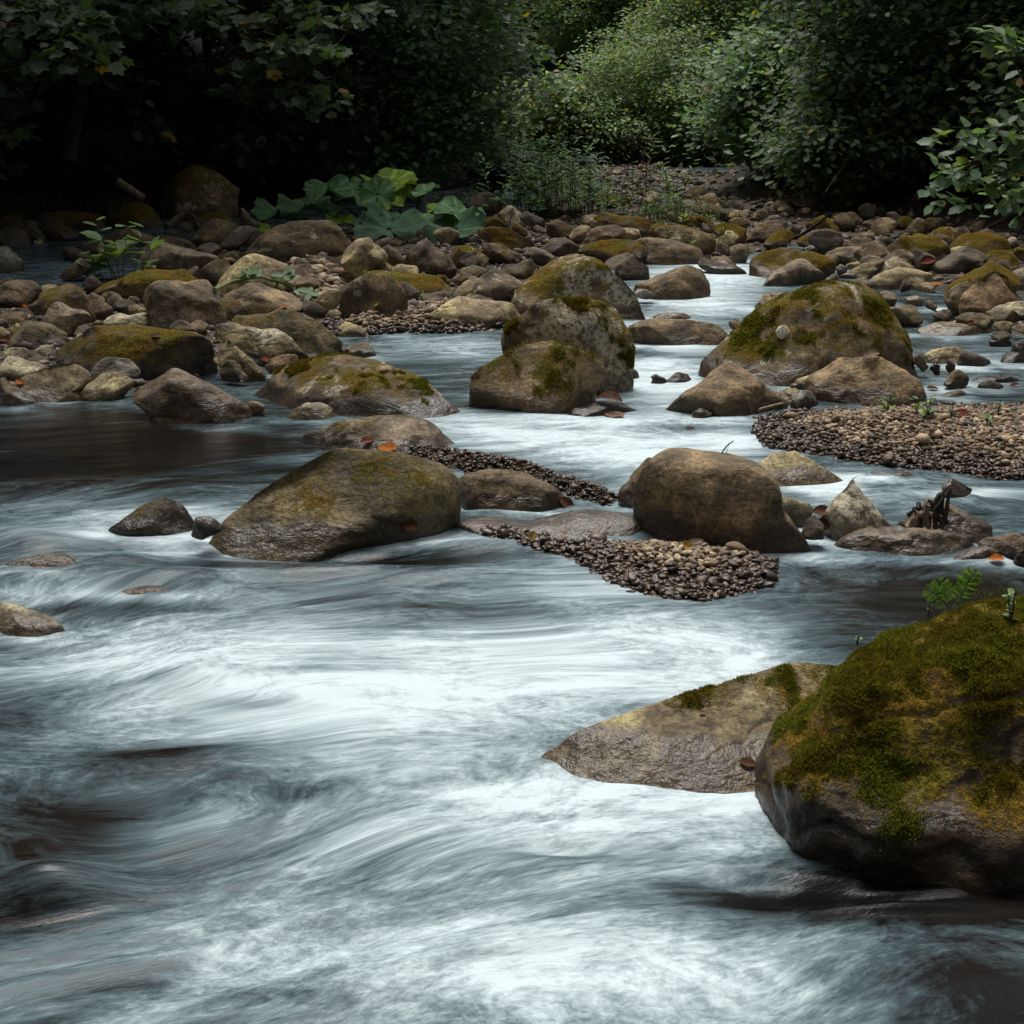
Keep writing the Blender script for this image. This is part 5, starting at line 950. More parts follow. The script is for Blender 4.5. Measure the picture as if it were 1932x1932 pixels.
tree('hazel_bush', 'far tree behind the right hand hazels at the top', 'bush', 5.4, 25, 6, [(0, 0, 2.1, 2.2, 1.6, 2.2), (0, 0, 4, 2.2, 1.6, 2)], 300, 38, .12, 'mid', 36, GC, 3, .05)
tree('hazel_bush', 'far green tree behind the dense dark tree at the top centre', 'bush', -1.5, 25, 6.5, [(0, 0, 2.1, 2.0, 1.6, 2.1), (0, 0, 4.2, 2.2, 1.6, 2)], 280, 38, .12, 'mid', 37, GC, 3, .05)
tree('hazel_bush', 'rounded yellow green crown in the middle of the far wall of trees', 'bush', 1.75, 23.5, 3.2, [(0, 0, 1.7, 1.0, .9, .9), (-.6, -.2, 1.1, .8, .8, .7)], 420, 56, .060, 'bright', 38, GC, 3, .035, yellow=.03)
tree('hazel_bush', 'small pale crown just right of the power lines', 'bush', 1.0, 25.5, 3.0, [(0, 0, 1.5, .9, .8, .9), (.3, -.2, .9, .8, .7, .6)], 260, 46, .08, 'far', 39, GC, 3, .035, yellow=.02)
tree('hazel_bush', 'green crown at the top edge right of the bright gap', 'bush', 3.9, 24.0, 4.2, [(0, 0, 2.2, 1.2, 1.0, 1.2), (-.5, -.3, 1.4, 1.0, .9, .9)], 420, 54, .064, 'bright', 40, GC, 3, .04, yellow=.02)
# right bank
tree('hazel_bush', 'low bush in front of the dark trunks at the right end of the butterbur', 'bush', -.15, 14.9, 1.6, [(0, 0, .30, .6, .5, .30), (.5, .3, .25, .45, .4, .25)], 110, 46, .07, 'dark', 48, GL, 4, .025)
tree('hazel_bush', 'low hazel bush filling the bank under the broad leaning hazel', 'bush', 2.6, 13.9, 1.8, [(0, 0, .75, .8, .6, .65), (.5, -.4, .45, .7, .5, .4)], 230, 56, .07, 'alder', 46, GR_, 4, .03)
tree('hazel_bush', 'low dark hazel bush beneath the big shaded hazel', 'bush', 3.25, 12.4, 1.8, [(0, 0, .7, .8, .6, .6), (-.5, -.2, .4, .6, .5, .35)], 230, 56, .072, 'mid', 47, GR_, 4, .03)
tree('hazel_tree', 'broad hazel leaning over the stream right of the bright gap', 'tree', 4.0, 14.4, 4.6, [(0.2, 0, 3.0, 1.5, 1.4, 1.4), (-.4, -.3, 1.3, .9, .8, .8), (-.7, -.5, .7, .75, .6, .5), (-1.15, -.2, .55, .75, .6, .45), (.5, -.5, 1.2, 1.1, .8, .9), (.2, -.6, .5, 1.2, .6, .45)], 640, 56, .074, 'mid', 41, GR_, 4, .05, yellow=.012)
tree('hazel_tree', 'big shaded hazel over the twin mossy boulders on the right', 'tree', 4.1, 12.7, 5.4, [(0, 0, 3.2, 1.8, 1.5, 1.8), (-.5, -.4, 1.4, 1.1, .8, .9), (.5, -.5, 1.2, 1.1, .8, .9), (-.3, -.6, .55, 1.3, .6, .45)], 560, 54, .08, 'mid', 42, GR_, 4, .05, yellow=.008)
tree('hazel_tree', 'dark hazel at the right edge behind the bright overhanging branch', 'tree', 5.2, 11.3, 6, [(0, 0, 3.6, 2.0, 1.5, 2.2), (-.6, -.4, 1.3, 1.1, .8, .9), (-.6, -.5, .5, 1.1, .6, .45)], 420, 50, .085, 'mid', 43, GR_, 4, .05)
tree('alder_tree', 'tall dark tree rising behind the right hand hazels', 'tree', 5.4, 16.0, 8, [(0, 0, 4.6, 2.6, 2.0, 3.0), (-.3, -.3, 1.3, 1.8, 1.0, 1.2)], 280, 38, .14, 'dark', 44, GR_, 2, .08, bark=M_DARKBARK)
tree('alder_tree', 'dark tree filling the slope behind the broad leaning hazel', 'tree', 4.3, 17.0, 5.0, [(0, 0, 3.2, 1.7, 1.3, 1.7), (-.5, -.2, 1.3, 1.2, 1.0, 1.1)], 320, 40, .11, 'mid', 45, GR_, 2, .07, yellow=.01)
# the hazel branch reaching in from the right edge
yb = 5.3
hz = [(1940, 255, 0), (1905, 235, .1), (1880, 250, 0), (1850, 262, 0), (1815, 262, -.1), (1900, 300, 0), (1860, 305, 0), (1830, 312, 0), (1790, 318, 0), (1880, 345, 0), (1840, 348, 0), (1800, 352, 0), (1770, 362, -.05), (1920, 330, .1), (1930, 380, .1), (1900, 385, .15), (1915, 75, 0), (1890, 68, 0), (1935, 105, .1), (1905, 98, 0), (1950, 200, .1), (1940, 300, 0)]
bough('hazel_branch', 'bright hazel branch with broad ribbed leaves reaching in at the right edge', 'branch', [at(u, v, yb+d) for u, v, d in ((2500, 560, 0), (2350, 430, 0), (2150, 330, 0), (2020, 290, 0), (1940, 270, 0), (1870, 290, 0), (1800, 330, 0))], .014,
      [at(u, v, yb+d) for u, v, d in hz], .064, 'hazel', 51, (LEAF_T, LEAF_F), 15, (.05, .11), .015, flat=.7)
# unseen woods beside and behind the viewer, added so their canopy shades the valley
for i, (x, y, h, rx) in enumerate([(-6.2, 6.0, 9, 3.0), (-6.0, 1.0, 9, 3.0), (-7.5, 9.5, 10, 3.2), (-5.6, -4, 9, 3), (6.6, 1.0, 8, 2.6), (5.8, -4.5, 8, 2.8), (-2.6, -6.5, 8, 3.2), (2.8, -6.5, 8, 3.2), (6.4, 6.5, 8, 2.4), (-8, 14, 11, 3.5)]):
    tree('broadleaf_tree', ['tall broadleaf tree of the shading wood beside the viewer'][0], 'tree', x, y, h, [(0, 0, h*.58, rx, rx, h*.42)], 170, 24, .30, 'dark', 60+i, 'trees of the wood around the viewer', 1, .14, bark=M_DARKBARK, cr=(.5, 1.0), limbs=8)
# ---------------------------------------------------------------- small things, set down on the surfaces they lie on
bpy.context.view_layer.update(); _dg = bpy.context.evaluated_depsgraph_get()
def on(u, v, zm='O', want=None):
    u, v = px(zm, [(u, v)])[0]; d = ray(u, v); o = Vector((0, 0, CAM_H)); dv = Vector(d).normalized(); st = 0.0
    for _ in range(12):
        ok, p, n, i, ob, m = scene.ray_cast(_dg, o+dv*st, dv)
        if not ok: break
        if ob.name.split('.')[0] in ('leaves', 'crown', 'limbs', 'branch', 'trunk', 'moss'): st = (p-Vector((0, 0, CAM_H))).length+.02; continue
        return np.array(p), np.array(n)
    h = hit(u, v); return h, np.array([0, 0, 1.0])
def flat_mesh(V, F): return np.asarray(V, float), np.asarray(F, int)

# --- butterbur
def butterbur_leaf(R_, seed, cup=.25):
    g = np.random.default_rng(seed); nr, na = 9, 64; V = []; C = []
    for i in range(nr+1):
        for j in range(na):
            a = 2*math.pi*j/na; k = abs(((a/(2*math.pi))+.5) % 1-.5)*2      # 0 at the notch
            edge = .60+.42*sstep(0, .28, np.array(k))*1.0; edge = float(edge)*(1+.05*math.sin(a*9+seed)+.035*math.sin(a*23+seed*2)+.03*g.normal()*(i == nr))
            r = i/nr; rr = r*edge*R_
            if k < .06: rr *= .25+.75*k/.06
            vein = .5+.5*math.cos(a*9)
            z = R_*(cup*r*r*.8-.10*r**3+.045*vein*r*(1-.3*r)+.14*math.sin(a*3+seed)*r*r+.10*math.sin(a*5+seed*1.7)*r*r)
            V.append((rr*math.cos(a), rr*math.sin(a), z)); C.append(.75+.5*(vein > .93)*(r < .95)+.12*g.normal())
    F = []
    for i in range(nr):
        for j in range(na):
            a, b, c, d = i*na+j, i*na+(j+1) % na, (i+1)*na+(j+1) % na, (i+1)*na+j
            if g.uniform() < .012 and i > 3: continue
            F += [(a, b, c), (a, c, d)]
    return np.array(V), np.array(F), np.array(C)
BB = [(640,215,285,125,0,'g'),(830,275,270,115,.1,'g'),(1000,250,230,190,-.1,'g'),(1085,165,330,120,.45,'y'),(1180,240,240,100,.35,'y'),(1340,225,190,60,.25,'g'),(470,335,330,110,.1,'g'),(270,395,310,110,.15,'g'),(650,365,200,75,.0,'g'),
      (1080,500,425,225,-.45,'d'),(1580,385,300,115,-.1,'g'),(1560,500,370,190,-.35,'d'),(1780,670,170,110,-.4,'d'),(730,445,190,70,-.1,'y'),(1090,330,170,80,.1,'y'),(1330,430,150,70,-.15,'g'),(150,415,150,60,.1,'g'),(850,180,150,60,.35,'g'),(110,520,190,60,-.5,'y'),(1420,360,120,60,0,'y')]
foot = at(*px('Z2', [(1120, 640)])[0], 10.5); foot[2] = float(terrain([foot[0]], [foot[1]])[0])
bb = empty('butterbur_plant', foot, 'large butterbur clump with broad rounded leaves behind the cracked brown boulder', 'plant')
for i, (u, v, w, h, dy, kind) in enumerate(BB):
    y = 10.15+dy*.8; p = at(*px('Z2', [(u, v)])[0], y); pm = y*HALF/966*.26035; R_ = w*pm/2/.86
    V, F, C = butterbur_leaf(R_, i+1); tilt = math.asin(min(.95, max(.12, h/w)))-R(4)
    yaw = np.random.default_rng(i).uniform(-2.2, -.9); M = np.array([[math.cos(yaw), -math.sin(yaw), 0], [math.sin(yaw), math.cos(yaw), 0], [0, 0, 1]])
    tz = .25*math.sin(i*2.1); T = np.array([[1, 0, 0], [0, math.cos(tilt), -math.sin(tilt)], [0, math.sin(tilt), math.cos(tilt)]]); S = np.array([[math.cos(tz), 0, math.sin(tz)], [0, 1, 0], [-math.sin(tz), 0, math.cos(tz)]])
    V = V@(S@T@M).T+p
    base = {'g': (.11, .215, .090), 'y': (.20, .31, .035), 'd': (.055, .12, .062)}[kind]  # yellow-green paints in backlight; all tones lifted against the overhanging trees' shade
    lf = mk('leaf', V-foot, F, M_BIGLEAF, parent=bb, attrs={'col': np.array(base)[None]*np.clip(C, .5, 1.5)[:, None]})
    f0 = foot+np.array([.45*(p[0]-foot[0]), .15*math.sin(i*1.3), 0]); f0[2] = min(p[2]-.05, float(terrain([f0[0]], [f0[1]])[0]))
    v, f = tube(wob(f0, p, 8, .05, i*1.7, -.05)-foot, np.linspace(.011, .006, 8), 6); mk('stalk', v, f, M_LEAF, parent=lf, attrs={'col': np.tile((.10, .12, .05), (len(v), 1))})

# --- leaf plant helper: upright stems with leaves
def plant(name, label, foot, stems, leafsize, per, pal, seed, narrow=True, group=None, cat='plant', spread=.5, col=None, mat_stem=None):
    g = np.random.default_rng(seed); root = empty(name, foot, label, cat, group); sp, P_, N_, T_, S_, C_ = [], [], [], [], [], []
    for (dx, dy, h, lean) in stems:
        b = np.array([dx, dy, -.03]); e = np.array([dx+lean*h, dy+g.normal()*.08*h, h]); w = wob(b, e, 9, .05, seed+dx*7+h)
        sp.append(tube(w, np.linspace(.0022+.0035*h, .0012, 9), 5))
        n = max(int(per*g.uniform(.7, 1.2)), 2); k = g.uniform(.22, 1, n); pp = np.array([np.interp(k, np.linspace(0, 1, 9), w[:, i]) for i in range(3)]).T
        a = g.uniform(0, 6.28, n); td = np.column_stack([np.cos(a), np.sin(a), g.uniform(-.35, .5, n)])
        nn = np.column_stack([-np.cos(a)*.3, -np.sin(a)*.3-.15, np.ones(n)])+g.normal(0, .2, (n, 3)); nn /= np.linalg.norm(nn, axis=1)[:, None]
        c = np.array(PAL[pal])[g.integers(0, len(PAL[pal]), n)]*g.uniform(.75, 1.4, (n, 1)) if col is None else np.array(col)[None]*g.uniform(.6, 1.4, (n, 1))
        P_.append(pp); N_.append(nn); T_.append(td); S_.append(leafsize*g.uniform(.6, 1.2, n)*(1.15-.5*k)); C_.append(c)
    v, f = join(sp); mk('stem', v, f, mat_stem or M_LEAF, parent=root, attrs={'col': np.tile((.07, .08, .035) if col is None else (.05, .025, .012), (len(v), 1))})
    leaves_mesh('leaves', np.concatenate(P_), np.concatenate(S_), np.concatenate(N_), np.concatenate(T_), np.concatenate(C_), M_LEAF, root, (NARROW_T if narrow else LEAF_T, LEAF_F))
    return root
g = np.random.default_rng(77)
WEED = [(330, 430, 'leafiest of the tall weeds, at the left by the pale upright boulder'), (420, 440, 'tall weed second from the left in the clump before the bright gap'), (490, 420, 'tall thin weed with bare lower stem in the middle of the weed clump'),
        (560, 430, 'tall weed standing over the mossy mound in the weed clump'), (640, 440, 'slender weed right of the middle of the weed clump'), (705, 410, 'tall weed leaning right at the right side of the weed clump'), (760, 400, 'last thin weed at the right end of the weed clump')]
for i, (u, v, lab) in enumerate(WEED):
    p = hit(*px('Z3', [(u, v)])[0]); p[2] = float(terrain([p[0]], [p[1]])[0])
    st = [(g.normal()*.12, g.normal()*.15, g.uniform(.34, .60)*(1.1 if i < 5 else .9), g.normal()*.10) for _ in range(9)]
    plant('tall_weed', lab, p, st, .085, 26, 'mid' if i % 2 else 'far', 300+i, True, 'tall weeds growing midstream before the bright gap')
p = hit(*px('Z3', [(1095, 330)])[0]); plant('dead_dock_plant', 'dead red brown plant with drooping seed heads before the bright gap', p, [(g.normal()*.07, 0, g.uniform(.45, .68), g.normal()*.12) for _ in range(5)], .07, 34, 'mid', 320, True, None, 'plant', col=(.045, .016, .008))
p = hit(*px('Z3', [(1220, 345)])[0]); plant('sapling', 'thin green sapling just right of the dead brown plant', p, [(0, 0, .62, .02), (.04, .02, .5, .2)], .12, 24, 'mid', 321, True)
p = hit(*px('Z3', [(1330, 370)])[0]); plant('leafy_plant', 'low leafy plant right of the thin green sapling', p, [(g.normal()*.12, g.normal()*.1, g.uniform(.2, .5), g.normal()*.2) for _ in range(7)], .085, 16, 'bright', 322, True)
p = hit(*px('Z3', [(1120, 400)])[0]); plant('leafy_plant', 'low leafy plant at the foot of the dead brown plant', p, [(g.normal()*.16, g.normal()*.1, g.uniform(.12, .25), g.normal()*.3) for _ in range(9)], .08, 10, 'mid', 323, True)
p = hit(*px('Z3', [(70, 380)])[0]); plant('leafy_plant', 'low leafy plant beside the big black shaded boulder', p, [(g.normal()*.2, g.normal()*.1, g.uniform(.12, .3), g.normal()*.3) for _ in range(9)], .08, 12, 'far', 324, True)
for i, (u, v, lab) in enumerate([(1440, 380, 'leafy plant on the stones left of the mossy cone of rock'), (1560, 470, 'sprig of leaves growing on the mossy cone of rock'), (1590, 640, 'sprig of leaves rooted below the orange streaked boulder'), (880, 380, 'low green plant behind the rusty moss ridge')]):
    p, n = on(u, v, 'Z3'); plant('leafy_plant', lab, p, [(g.normal()*.08, g.normal()*.05, g.uniform(.08, .2), g.normal()*.4) for _ in range(5)], .06, 7, 'bright', 330+i, True)
# flowering plant on the left bank
p = hit(*px('Z1', [(850, 1060)])[0]); fp = plant('flowering_plant', 'green leafy plant with a faded flower spike on the left bank', p, [(-.02, 0, .34, -.25), (.02, .02, .30, .1), (.08, 0, .30, .35), (.1, 0, .22, .6), (-.06, 0, .16, -.7), (-.12, 0, .10, -1.2), (0, .04, .26, 0)], .15, 9, 'bright', 340, False)
fl = at(*px('Z1', [(740, 850)])[0], p[1]); v, f = ico(2); q = (v*np.array([.022, .022, .05])*(1+.25*noise(v*4)[:, None])+fl-p); mk('flower_spike', q, f, M_DEAD, parent=fp, attrs={'col': np.tile((.42, .36, .24), (len(q), 1))*(1+.4*noise(v*7))[:, None]})
v, f = tube(wob(np.array([0, 0, .0]), fl-p, 7, .04, 2.2), np.linspace(.006, .004, 7), 6); mk('stem', v, f, M_LEAF, parent=fp, attrs={'col': np.tile((.16, .19, .09), (len(v), 1))})
# fallen green stalk over the sandy boulder
sp = []
for u, v in [(-180, 955), (-60, 900), (60, 872), (150, 860), (230, 885), (330, 915), (420, 950), (500, 990)]:
    q, n = on(u, v, 'Z2'); sp.append(q+np.array([0, -.012, .012]))
sp = np.array(sp); yy = np.linspace(sp[0, 1], sp[-1, 1], len(sp)); sp[:, 1] = np.minimum(sp[:, 1], np.median(sp[:, 1])+.05)
root = empty('fallen_stalk', sp[0], 'long green stalk with two leaf tufts lying across the sandy tan boulder', 'plant stem')
v, f = tube(sp-sp[0], np.linspace(.010, .006, len(sp)), 7); mk('stem', v, f, M_LEAF, parent=root, attrs={'col': np.tile((.20, .24, .10), (len(v), 1))})
for k, (u, v) in enumerate([(60, 850), (330, 860), (510, 990)]):
    q, n = on(u, v, 'Z2'); m = 9; a = g.uniform(0, 6.28, m); td = np.column_stack([np.cos(a), np.sin(a)*.5, g.uniform(-.1, .9, m)]); nn = np.column_stack([g.normal(0, .3, m), -np.ones(m)*.6, np.ones(m)]); nn /= np.linalg.norm(nn, axis=1)[:, None]
    leaves_mesh('leaves', np.repeat((q+[0, -.03, .02])[None], m, 0), g.uniform(.045, .085, m), nn, td, np.array(PAL['mid'])[g.integers(0, 4, m)]*1.3, M_LEAF, root, loc=sp[0])
# sticks, logs and roots
def stick(name, label, path, r0, r1, mat, cat, extra=(), wobble=.02, seed=1):
    P_ = np.array(path); fine = np.array([np.interp(np.linspace(0, 1, 4*len(P_)), np.linspace(0, 1, len(P_)), P_[:, k]) for k in range(3)]).T
    q = np.column_stack([np.linspace(0, 5, len(fine))+seed, np.zeros(len(fine)), np.zeros(len(fine))]); L = np.linalg.norm(P_[-1]-P_[0])
    fine = fine+wobble*L*np.column_stack([noise(q), noise(q+5), noise(q+9)])
    rr = np.linspace(r0, r1, len(fine))*(1+.2*noise(q*1.7+3)); parts = [tube(fine-P_[0], rr, 9)]
    for e in extra: parts.append(tube(np.array(e)-P_[0], np.linspace(r1*.7, r1*.25, len(e)), 6))
    v, f = join(parts); return tag(mk(name, v, f, mat, loc=P_[0]), label, cat)
def path_at(zm, pts, y, dy=0.0):
    q = px(zm, pts); return [at(u, v, y+dy*i/(len(q)-1)) for i, (u, v) in enumerate(q)]
stick('driftwood_stick', 'long curved bare stick lying before the large domed boulder', path_at('Z2', [(255, 705), (330, 690), (450, 682), (600, 682), (735, 690)], hit(640, 505)[1]+.25), .022, .016, M_WOOD, 'stick', seed=3)
stick('fallen_log', 'brown barked log sloping down in the dark behind the domed mossy boulder', path_at('Z1', [(850, 345), (940, 405), (1045, 472)], 11.2), .035, .03, M_WOOD, 'log', seed=4)
stick('broken_branch', 'broken branch propped against the foot of the huge blocky boulder', path_at('Z1', [(1225, 670), (1290, 620), (1350, 560), (1395, 540)], hit(350, 425)[1]-.1), .032, .022, M_WOOD, 'branch', extra=[path_at('Z1', [(1340, 570), (1390, 590), (1420, 615)], hit(350, 425)[1]-.1)], seed=5)
stick('driftwood_root', 'gnarled grey driftwood root beside the left butterbur leaves', path_at('Z1', [(1745, 585), (1775, 610), (1800, 640), (1850, 660), (1910, 675)], hit(480, 425)[1]-.1), .045, .02, M_WOOD, 'root', wobble=.05, seed=6)
stick('fallen_log', 'pale short log lying in the dark at the far left', path_at('Z1', [(140, 470), (220, 468), (295, 457)], 11.6), .022, .02, M_WOOD, 'log', seed=7)
stick('twig', 'thin pale twig lying at the left tip of the broad gravel bank', [on(u, v, 'Z4')[0]+np.array([0, -.01, .02]) for u, v in ((5, 1850), (120, 1815), (220, 1795), (330, 1768))], .006, .004, M_WOOD, 'twig', seed=8)
q, n = on(245, 465, 'M3'); k = q[1]+.03; stick('twig', 'tiny forked twig standing on the smooth dark boulder', path_at('M3', [(245, 468), (255, 430), (285, 395), (315, 376)], k), .0022, .0012, M_DARKBARK, 'twig', extra=[path_at('M3', [(268, 470), (278, 430), (288, 395)], k)], seed=9)
stick('twig', 'dark bare branch lying between the stones under the orange peaked boulder', path_at('Z4', [(80, 605), (200, 580), (300, 555), (400, 490), (515, 400)], hit(1500, 450)[1]-.2), .018, .008, M_DARKBARK, 'branch', seed=10)
stick('twig', 'pale forked twig sticking up by the pale upright boulder', path_at('Z3', [(205, 500), (215, 450), (228, 400), (238, 350)], hit(960, 440)[1]-.1), .008, .004, M_WOOD, 'twig', seed=11)
stick('fallen_log', 'short whitish log behind the pale upright boulder', path_at('Z3', [(190, 275), (240, 265), (300, 245)], 13.2), .05, .05, M_PALEBARK, 'log', seed=12)
stick('fallen_branch', 'dark fallen branch reaching across the far stream at the bright gap', path_at('Z3', [(850, 200), (920, 180), (1000, 185), (1080, 170)], 16.5), .035, .015, M_DARKBARK, 'branch', extra=[path_at('Z3', [(920, 180), (945, 150), (950, 130)], 16.5)], seed=13)
for i, pth in enumerate([[(495, 1390), (560, 1290), (620, 1210), (680, 1170)], [(1525, 1665), (1600, 1580), (1690, 1470), (1760, 1400)], [(1670, 1645), (1770, 1590), (1870, 1530), (1940, 1490)], [(560, 200), (510, 270), (492, 400), (510, 500)]]):
    stick('bare_branch', ['pale bare twig hanging from the big shaded hazel', 'dead twig arching down at the right edge over the mossed stone', 'straight pale dead twig nearest the right edge', 'dark looping bare branch high in the right hand hazels'][i], path_at('T4', pth, 10.6 if i else 11.4, .3), .005, .0025, M_WOOD if i < 3 else M_DARKBARK, 'branch', seed=20+i)
# driftwood tangle on its rock
q, n = on(1380, 830, 'M3'); root = empty('driftwood_tangle', q, 'tangle of driftwood, bark and roots caught on the grey wet rock', 'driftwood')
gg0 = np.random.default_rng(12); parts = []
for i, pth in enumerate([[(1300, 865), (1340, 800), (1360, 765)], [(1330, 868), (1365, 810), (1390, 740)], [(1385, 850), (1380, 790), (1400, 735)], [(1440, 865), (1435, 800), (1410, 745)], [(1340, 775), (1380, 750), (1430, 760), (1460, 800)], [(1330, 790), (1375, 770), (1420, 785)], [(1400, 860), (1420, 800), (1395, 760)]]):
    pp = np.array([at(*px('M3', [z])[0], q[1]-.03+.012*math.sin(i*2.3)) for z in pth]); parts.append(tube(wob(pp[0], pp[-1], 7, .10, i*3.1)-q if i > 3 else np.array([pp[0], (pp[0]+pp[1])/2, pp[1], (pp[1]+pp[2])/2, pp[2]])-q if len(pp) == 3 else pp-q, np.linspace((.016, .016, .010, .007, .009, .010, .008)[i], .006, 7 if i > 3 else (5 if len(pp) == 3 else len(pp))), 7))
v, f = join(parts); mk('sticks', v, f, M_WOOD, parent=root)
parts = []
for i in range(16):
    a, b = gg0.uniform(-1, 1, 2), gg0.uniform(-1, 1, 2); c = np.array([.0, -.03, .045]); parts.append(tube(wob(c+[a[0]*.05, a[1]*.012, -.02+.03*a[1]], c+[b[0]*.05, b[1]*.012, .02+.03*b[0]], 7, .12, i*2.7), np.linspace(.007, .003, 7)*gg0.uniform(.6, 1.4), 6))
v, f = join(parts); mk('rootlets', v, f, M_BARK, parent=root)

# --- dead leaves
def dead_leaf(label, u, v, zm, wpx, col, seed, curl=.6, lobed=False, group='fallen leaves on stones and gravel', up=.0):
    q, n = on(u, v, zm); g = np.random.default_rng(seed); f = ZM[zm][0]; s = wpx*f*q[1]*HALF/966
    nx, ny = 11, 7; V = []
    for i in range(nx):
        for j in range(ny):
            t = i/(nx-1); w = (j/(ny-1)-.5)*2; wid = math.sin(math.pi*min(max(t*.92+.05, 0), 1))**.8*(.36+(.10*math.cos(t*22) if lobed else .03*math.cos(t*30)))
            x = t-.5; y = w*wid; z = curl*(w*w*wid*.45)+.16*curl*math.sin(t*3.0+seed)+.02*abs(math.cos(t*18))*abs(w)
            V.append((x, y, z))
    V = np.array(V)*s; F = []
    for i in range(nx-1):
        for j in range(ny-1): a = i*ny+j; F += [(a, a+1, a+ny+1), (a, a+ny+1, a+ny)]
    yaw = g.uniform(-.5, .5)+(math.pi if g.uniform() < .5 else 0); rot = np.array([[math.cos(yaw), -math.sin(yaw), 0], [math.sin(yaw), math.cos(yaw), 0], [0, 0, 1]]); V = V@rot.T
    nn = n/np.linalg.norm(n); nn = nn*.6+np.array([0, -.25, .55]); nn /= np.linalg.norm(nn); ax = np.cross([0, 0, 1], nn); sa = np.linalg.norm(ax)
    if sa > 1e-4:
        ax /= sa; an = math.asin(min(sa, 1)); K = np.array([[0, -ax[2], ax[1]], [ax[2], 0, -ax[0]], [-ax[1], ax[0], 0]]); V = V@(np.eye(3)+math.sin(an)*K+(1-math.cos(an))*K@K).T
    o = mk('dead_leaf', V, F, M_DEAD, loc=q+nn*(.10*s*curl+.003)+np.array([0, 0, up]), attrs={'col': np.array(col)[None]*(1+.35*noise(V/s*6+seed))[:, None]})
    return tag(o, label, 'leaf', group)
OR, BR, RD, YE, PK = (.36, .11, .018), (.075, .033, .018), (.12, .036, .020), (.40, .25, .05), (.17, .10, .07)
for i, a in enumerate([('bright orange leaf in the black wet pebbles behind the olive boulder', 380, 420, 'M2', 110, OR), ('dark orange leaf beside the bright orange one in the wet pebbles', 265, 385, 'M2', 80, RD), ('curled ribbed brown leaf on the low dark rock before the central boulder', 1610, 165, 'M2', 150, BR),
    ('brown leaf in the puddle right of the wet flat topped rock', 1370, 735, 'M2', 110, BR), ('long brown leaf at the waterline under the olive boulder', 490, 848, 'M2', 110, BR), ('yellow leaf among wet pebbles at the tip of the front tongue', 1185, 915, 'M2', 80, YE),
    ('pale yellow leaf at the back edge of the front pebble tongue', 55, 970, 'M3', 90, YE), ('rolled brown leaf hanging on the left side of the speckled rock', 815, 780, 'M3', 110, BR), ('long folded brown leaf low on the speckled rock', 820, 850, 'M3', 120, BR), ('orange ribbed leaf by the smooth brown rock at the right edge', 1775, 1045, 'M3', 85, OR),
    ('brown leaf wedged where the tan slab meets the mossy foreground boulder', 845, 490, 'M4', 75, BR), ('pale pink leaf fragment high on the tan slab', 665, 290, 'M4', 32, PK), ('small light green leaf on the mossy foreground boulder', 1385, 142, 'M4', 32, (.40, .42, .22)),
    ('orange red leaf on the light flat stones at the left edge', 145, 1805, 'Z1', 65, OR), ('orange leaf by the rounded boulder at the left edge', 180, 1248, 'Z1', 50, OR), ('brown leaf on top of the long flat dark slab', 1130, 1475, 'Z1', 75, BR), ('pale maple leaf at the edge of the dark left pool', 280, 790, 'Z1', 75, (.50, .40, .22)),
    ('brown leaf on the long moss topped boulder of the left bank', 875, 1085, 'Z1', 55, BR), ('rust leaf standing by the reddish two lobed rock', 210, 1440, 'Z2', 110, RD), ('orange leaf on the broad greenish boulder', 318, 1070, 'Z2', 55, OR), ('small yellow leaf on the upright pale based boulder', 990, 1048, 'Z2', 40, YE),
    ('orange leaf in the heart of the butterbur', 935, 312, 'Z2', 80, OR), ('red brown leaves caught by the reddish flat faced rock', 1235, 740, 'Z4', 110, RD), ('orange leaf on the dry gravel before the yellow mossed boulder', 1300, 905, 'Z4', 80, OR), ('red leaf on the oval olive stone of the right channel', 1545, 1180, 'Z4', 50, RD),
    ('dark red leaf on the gravel bank near the seedlings', 1480, 1840, 'Z4', 110, RD), ('brown leaf lying mid bank on the broad gravel', 1310, 290, 'M3', 75, BR), ('dry strip of bark on the brown pitted boulder', 820, 1428, 'Z4', 130, (.16, .11, .07)), ('red leaf in the water below the orange block', 1270, 1665, 'Z4', 90, RD), ('reddish leaf between wet stones right of the orange block', 1860, 1640, 'Z4', 70, RD),
    ('brown leaf floating in the white water right of the central boulder', 70, 310, 'M3', 55, BR), ('flat pink leaf under water by the low dark rock', 1640, 240, 'M2', 120, PK), ('tiny reddish leaf on the flank of the olive boulder', 1520, 730, 'M1', 28, PK), ('dark leaf on the wide sandy slab', 1890, 1150, 'Z2', 35, BR), ('brown leaf on the left bank behind the wrinkled rock', 40, 1505, 'Z1', 90, RD)]):
    dead_leaf(*a, seed=400+i, curl=.35+.5*((i*7) % 5)/5)
# the white shell on the great mossy boulder: a ribbed fan with a pointed base
q, n = on(180, 1245, 'Z4'); v, f = ico(4); s = .027
rr = 1-.45*np.clip(-v[:, 2], 0, 1)**2-.12*np.clip(v[:, 2], 0, 1); V = np.column_stack([v[:, 0]*rr, v[:, 1]*.45-.25*(v[:, 1] < 0)*(1-v[:, 0]**2)*.6, v[:, 2]*1.0])*s; V *= (1+.03*np.cos(np.arctan2(v[:, 0], v[:, 2]+1.3)*22))[:, None]
c = np.tile((.80, .76, .64), (len(v), 1)); c[v[:, 2] > .8] = (.55, .33, .22); c *= (1+.10*noise(v*5))[:, None]
tag(mk('shell', V, f, M_DEAD, loc=q+np.array([0, -.012, .0]), attrs={'col': c}), 'white ribbed shell lying on the flank of the great mossy boulder', 'shell')
